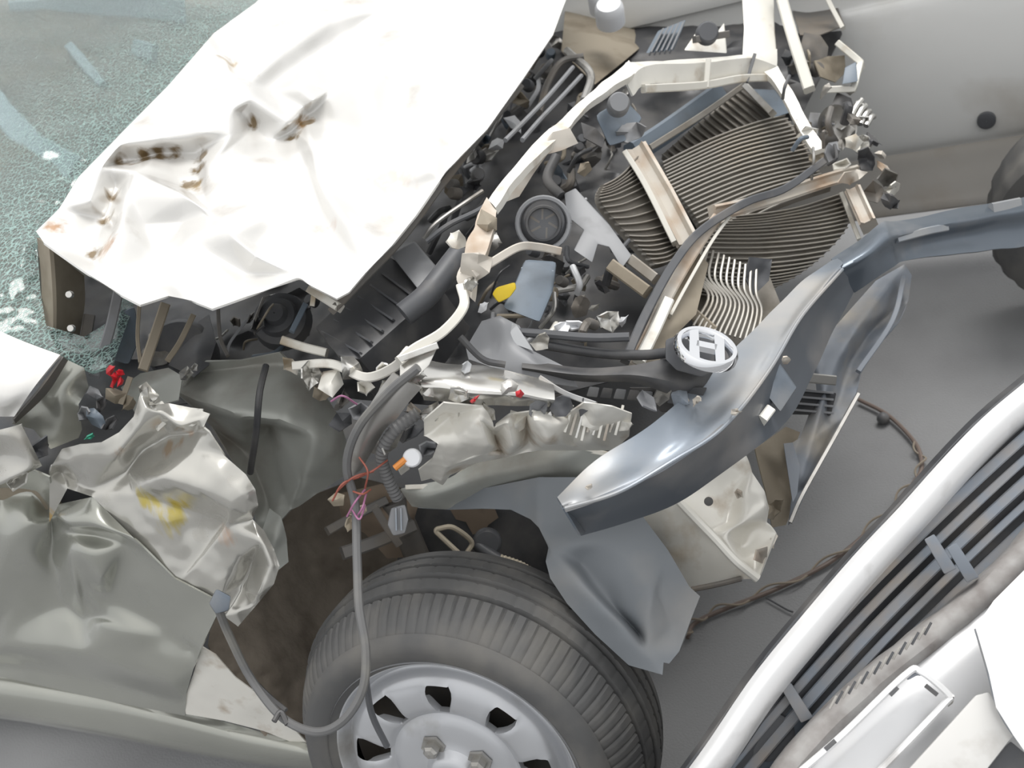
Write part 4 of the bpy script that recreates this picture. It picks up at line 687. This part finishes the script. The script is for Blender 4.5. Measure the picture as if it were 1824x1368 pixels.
# ================================================================ twisted wire on the ground
def gz(x, y, z=.008): return onz(x, y, z)
path = [(1224, 1136), (1238, 1110), (1290, 1085), (1380, 1050), (1480, 1000), (1560, 935), (1610, 880), (1640, 840), (1636, 800), (1610, 765), (1575, 735), (1530, 712)]
P = catmull([gz(x, y, .012) for x, y in path], 160)
lw = sweep('loose_wire', P, circ(.0045, 8), mat('brown_wire', (.17, .13, .11), .6), None, up=Vector((0, 0, 1)))
lw['label'] = 'brown twisted wire looping across the grey asphalt'; lw['category'] = 'wire'
tw = []
for i, q in enumerate(P[:120]):
    tg = (P[min(i+1, 159)]-P[max(i-1, 0)]).normalized(); s = tg.cross(Vector((0, 0, 1))); tw.append(q+s*.009*math.sin(i*.42)+Vector((0, 0, .006+.005*math.cos(i*.42))))
sweep('wrap_strand', tw, circ(.0022, 6), mat('tan_strand', (.26, .22, .17), .6), lw, up=Vector((0, 0, 1)))
lk = bmesh.new(); bmesh.ops.create_icosphere(lk, subdivisions=2, radius=.014, matrix=Matrix.Translation(gz(1573, 745, .014))); link('wire_knot', lk, blk2, lw)
P2 = catmull([gz(1365, 1065), gz(1400, 1085), gz(1412, 1090)], 8); sw = sweep('wire_offcut', P2, circ(.002, 6), blk2, None, up=Vector((0, 0, 1))); sw['label'] = 'short thin dark wire offcut lying beside the twisted wire'; sw['category'] = 'wire'

# ================================================================ car behind (top right)
bg_ = bpy.data.objects.new('parked_car', None); C.objects.link(bg_)
A = onz(1590, 362, .17); B = onz(1824, 330, .17); D = (B-A); bg_.location = (A.x, A.y, 0)
bg_['label'] = 'dusty off-white car side with dark sill behind the wreck'; bg_['category'] = 'car'
nrm = Vector((D.y, -D.x, 0)).normalized()
if nrm.dot(CAM-A) < 0: nrm = -nrm
def brow(z, off): return [A+D*k+nrm*off+Vector((0, 0, z-.17)) for k in (-5, -2, 0, 1, 2.2, 4)]
loft('sill', [brow(.15, -.04), brow(.165, .05), brow(.20, .045), brow(.29, .012), brow(.315, 0)], bgs, bg_, nu=20, nv=16, th=.004)
loft('door_panel', [brow(.32, .03), brow(.36, .045), brow(.5, .05), brow(.66, .03), brow(.69, .012), brow(.76, .008), brow(.79, .02), brow(1.0, -.03), brow(1.1, -.06)], bgp, bg_, nu=20, nv=48, th=.004)
loft('sill_seam', [brow(.312, .012), brow(.322, .014)], rusty, bg_, nu=20, nv=2, th=.003)
rt = onz(1757, 216, .5); dd = -nrm; 
ray = (FW+UU*((1757-912)/FPX)-VV*((216-684)/FPX)); q0 = A+nrm*.062; tt = (q0-CAM).dot(nrm)/ray.dot(nrm); hp = CAM+ray*tt
bm = bmesh.new(); e1b = D.normalized(); lathe(bm, [(.0005, .001), (.014, .002), (.02, .0), (.02, -.01)], nrm, hp, e1b, Vector((0, 0, 1)), 20); link('side_plug', bm, blk2, bg_)
# its wheel at right edge
wc_ = onz(1952, 400, .26); bm = bmesh.new(); wxn = nrm
lathe(bm, [(.12, .02), (.15, .03), (.19, .02), (.202, 0), (.205, -.1), (.195, -.14), (.14, -.15)], wxn, wc_, e1b, Vector((0, 0, 1)), 80, lambda i, k: -.004 if k in (3, 4) and i % 3 == 0 else 0)
tw_ = link('tyre', bm, rubber, bg_)
bm = bmesh.new(); lathe(bm, [(.001, .02), (.04, .02), (.06, .0), (.1, .005), (.125, .02)], wxn, wc_, e1b, Vector((0, 0, 1)), 60); link('wheel_disc', bm, rimm, tw_)

# ================================================================ front of a silver white car (bottom right)
fc = bpy.data.objects.new('silver_white_car', None); C.objects.link(fc); fc.location = (.75, .25, 0)
fc['label'] = 'silver white car front with dark slatted grille beside the asphalt strip'; fc['category'] = 'car'
def shift(r, dx, dy, dt): return [(x+dx, y+dy, t+dt) for x, y, t in r]
edge = [(1060, 1590, 1.30), (1120, 1510, 1.29), (1180, 1430, 1.28), (1255, 1330, 1.27), (1340, 1205, 1.27), (1430, 1095, 1.28), (1520, 990, 1.30), (1600, 905, 1.32), (1690, 805, 1.34), (1760, 735, 1.36), (1840, 668, 1.38), (1900, 610, 1.4), (2020, 500, 1.44), (2140, 400, 1.48)]
loft('nose_trim', [shift(edge, 0, 0, .01), shift(edge, 12, 10, -.012), shift(edge, 26, 20, -.012), shift(edge, 38, 34, .0), shift(edge, 44, 42, .03)], nw, fc, nu=50, nv=14, th=.003)
loft('nose_black_strip', [shift(edge, -10, -8, .04), shift(edge, 2, 2, .015)], blk, fc, nu=50, nv=3, th=.003)  # black strip along the outer edge of the nose trim
loft('grille_backing', [shift(edge, 30, 30, .05), shift(edge, 90, 80, .06), shift(edge, 150, 130, .05), shift(edge, 190, 175, .05)], blk2, fc, nu=30, nv=8, th=.004)
gs = [(1230, 1410, 1.29), (1330, 1290, 1.29), (1430, 1175, 1.29), (1530, 1065, 1.3), (1640, 955, 1.32), (1750, 850, 1.34), (1860, 750, 1.36), (2000, 620, 1.4), (2110, 530, 1.44)]
for i in range(5): bar('grille_slat', [(x+i*17-4, y+i*22+(i*3), t+.02+(.004*i)) for x, y, t in gs], (19, 15, 20, 14, 17)[i], .012, sl, fc, n=24)
for i in range(16):
    f = i/16; tube('lip_scuff', [(1478+f*180, 1262-f*140, 1.245+f*.02), (1490+f*180, 1240-f*140, 1.243+f*.02)], 2.2, (bgs, blk2)[i % 2], fc, ns=6)
for s, (x, y) in enumerate([(1405, 1250), (1660, 985), (1700, 1000)]): plate('grille_post', [(x-14, y-24, 1.30), (x+4, y-34, 1.30), (x+44, y+28, 1.30), (x+22, y+38, 1.3)], .02, sl, fc)
disc('tow_eye_recess', 1370, 1310, 1.33, 46, .01, blk2, fc)
loft('fog_cutout', [[(1250, 1390, 1.33), (1330, 1300, 1.33), (1400, 1250, 1.33)], [(1330, 1420, 1.32), (1400, 1340, 1.32), (1450, 1290, 1.32)]], beam_d, fc, nu=12, nv=6, th=.003)
lowr = [(1180, 1640, 1.28), (1250, 1550, 1.27), (1330, 1450, 1.26), (1410, 1340, 1.26), (1500, 1245, 1.27), (1600, 1160, 1.28), (1700, 1080, 1.3), (1780, 1010, 1.31), (1880, 900, 1.33), (2030, 740, 1.38), (2200, 590, 1.43)]
loft('lower_lip', [shift(lowr, -6, -8, .03), shift(lowr, 0, -2, .0), shift(lowr, 20, 18, -.012), shift(lowr, 26, 30, .0)], lipm, fc, nu=40, nv=8, th=.003, amp=.002, ns=30)
asx = loft('front_bumper', [shift(lowr, 14, 22, .0), shift(lowr, 60, 70, -.03), shift(lowr, 130, 140, -.045), shift(lowr, 200, 220, -.04), shift(lowr, 260, 300, .0), shift(lowr, 420, 480, .03), shift(lowr, 560, 640, .12)], fb, fc, nu=40, nv=30, th=.003)
label(asx, 'silver white bumper with empty plate recess')
rc = [(1425, 1375), (1500, 1310), (1612, 1203), (1640, 1197), (1690, 1238), (1684, 1252), (1600, 1340), (1560, 1380)]
rim_ = catmull(V([(x, y, 1.222) for x, y in rc]), 60); bar_r = sweep('plate_recess_lip', rim_, [(-.004, 0), (-.002, -.004), (.002, -.004), (.004, 0), (.003, .004), (-.003, .004)], nw, asx)
tube('recess_painted_shadow', [(x+3, y+5, 1.223) for x, y in rc[2:6]], 3, bumper_m, asx)  # dark line painting the shadow in the recess corner
for x, y, a_, b_ in ((1650, 1222, 20, 16), (1585, 1238, 14, -14), (1470, 1335, 18, -16)): bar('recess_slot', [(x, y, 1.218), (x+a_, y+b_, 1.218)], 8, .003, blk2, asx)
plate('bumper_lower_face', [(1590, 1400, 1.205), (1738, 1238, 1.195), (1762, 1232, 1.19), (1806, 1310, 1.17), (1720, 1420, 1.18)], .01, paint_hood, asx, bev=.003)
top_row = catmull(V(shift(edge, 0, 0, .02)), 12); end_row = catmull(V(shift(lowr, 560, 640, .12)), 12)
cxy = sum(top_row+end_row, Vector())/26
inn_ = lambda p, k, z: Vector((p.x+(cxy.x-p.x)*k, p.y+(cxy.y-p.y)*k, z))
loft('front_valance', [top_row, [inn_(p, .12, .3) for p in top_row], [inn_(p, .2, .1) for p in top_row]], blk2, fc, nu=24, nv=6, th=.004)
loft('body_skirt', [end_row, [inn_(p, .02, p.z*.5) for p in end_row], [inn_(p, .08, .12) for p in end_row]], fb, fc, nu=24, nv=6, th=.004)
for a_, b_ in ((top_row[0], end_row[0]), (top_row[-1], end_row[-1])):
    loft('end_panel', [[a_, a_.lerp(b_, .5), b_], [inn_(a_, .12, .3), inn_(a_.lerp(b_, .5), .06, .3), inn_(b_, .05, .3)], [inn_(a_, .2, .1), inn_(a_.lerp(b_, .5), .12, .1), inn_(b_, .08, .12)]], fb, fc, nu=10, nv=6, th=.004)
wing = crumple('headlamp_corner', plane3((1740, 1110, 1.2), (1830, 1330, 1.14), (1900, 1050, 1.24)), [(1738, 1118), (1770, 1070, .0), (1840, 1000), (1950, 950), (1950, 1400), (1830, 1345), (1806, 1310), (1775, 1260), (1762, 1200)], [[(1800, 1150, .015), (1850, 1250, .015)]], nw, fc, lev=3, amp=.001)
tube('corner_seam', [(1738, 1120, 1.2), (1760, 1195, 1.18), (1778, 1262, 1.165), (1808, 1312, 1.15), (1840, 1350, 1.14)], 3, bumper_m, wing)
plate('lower_valance', [(1700, 1420, 1.2), (1800, 1320, 1.18), (1860, 1370, 1.17), (1860, 1460, 1.17)], .02, blk2, fc)
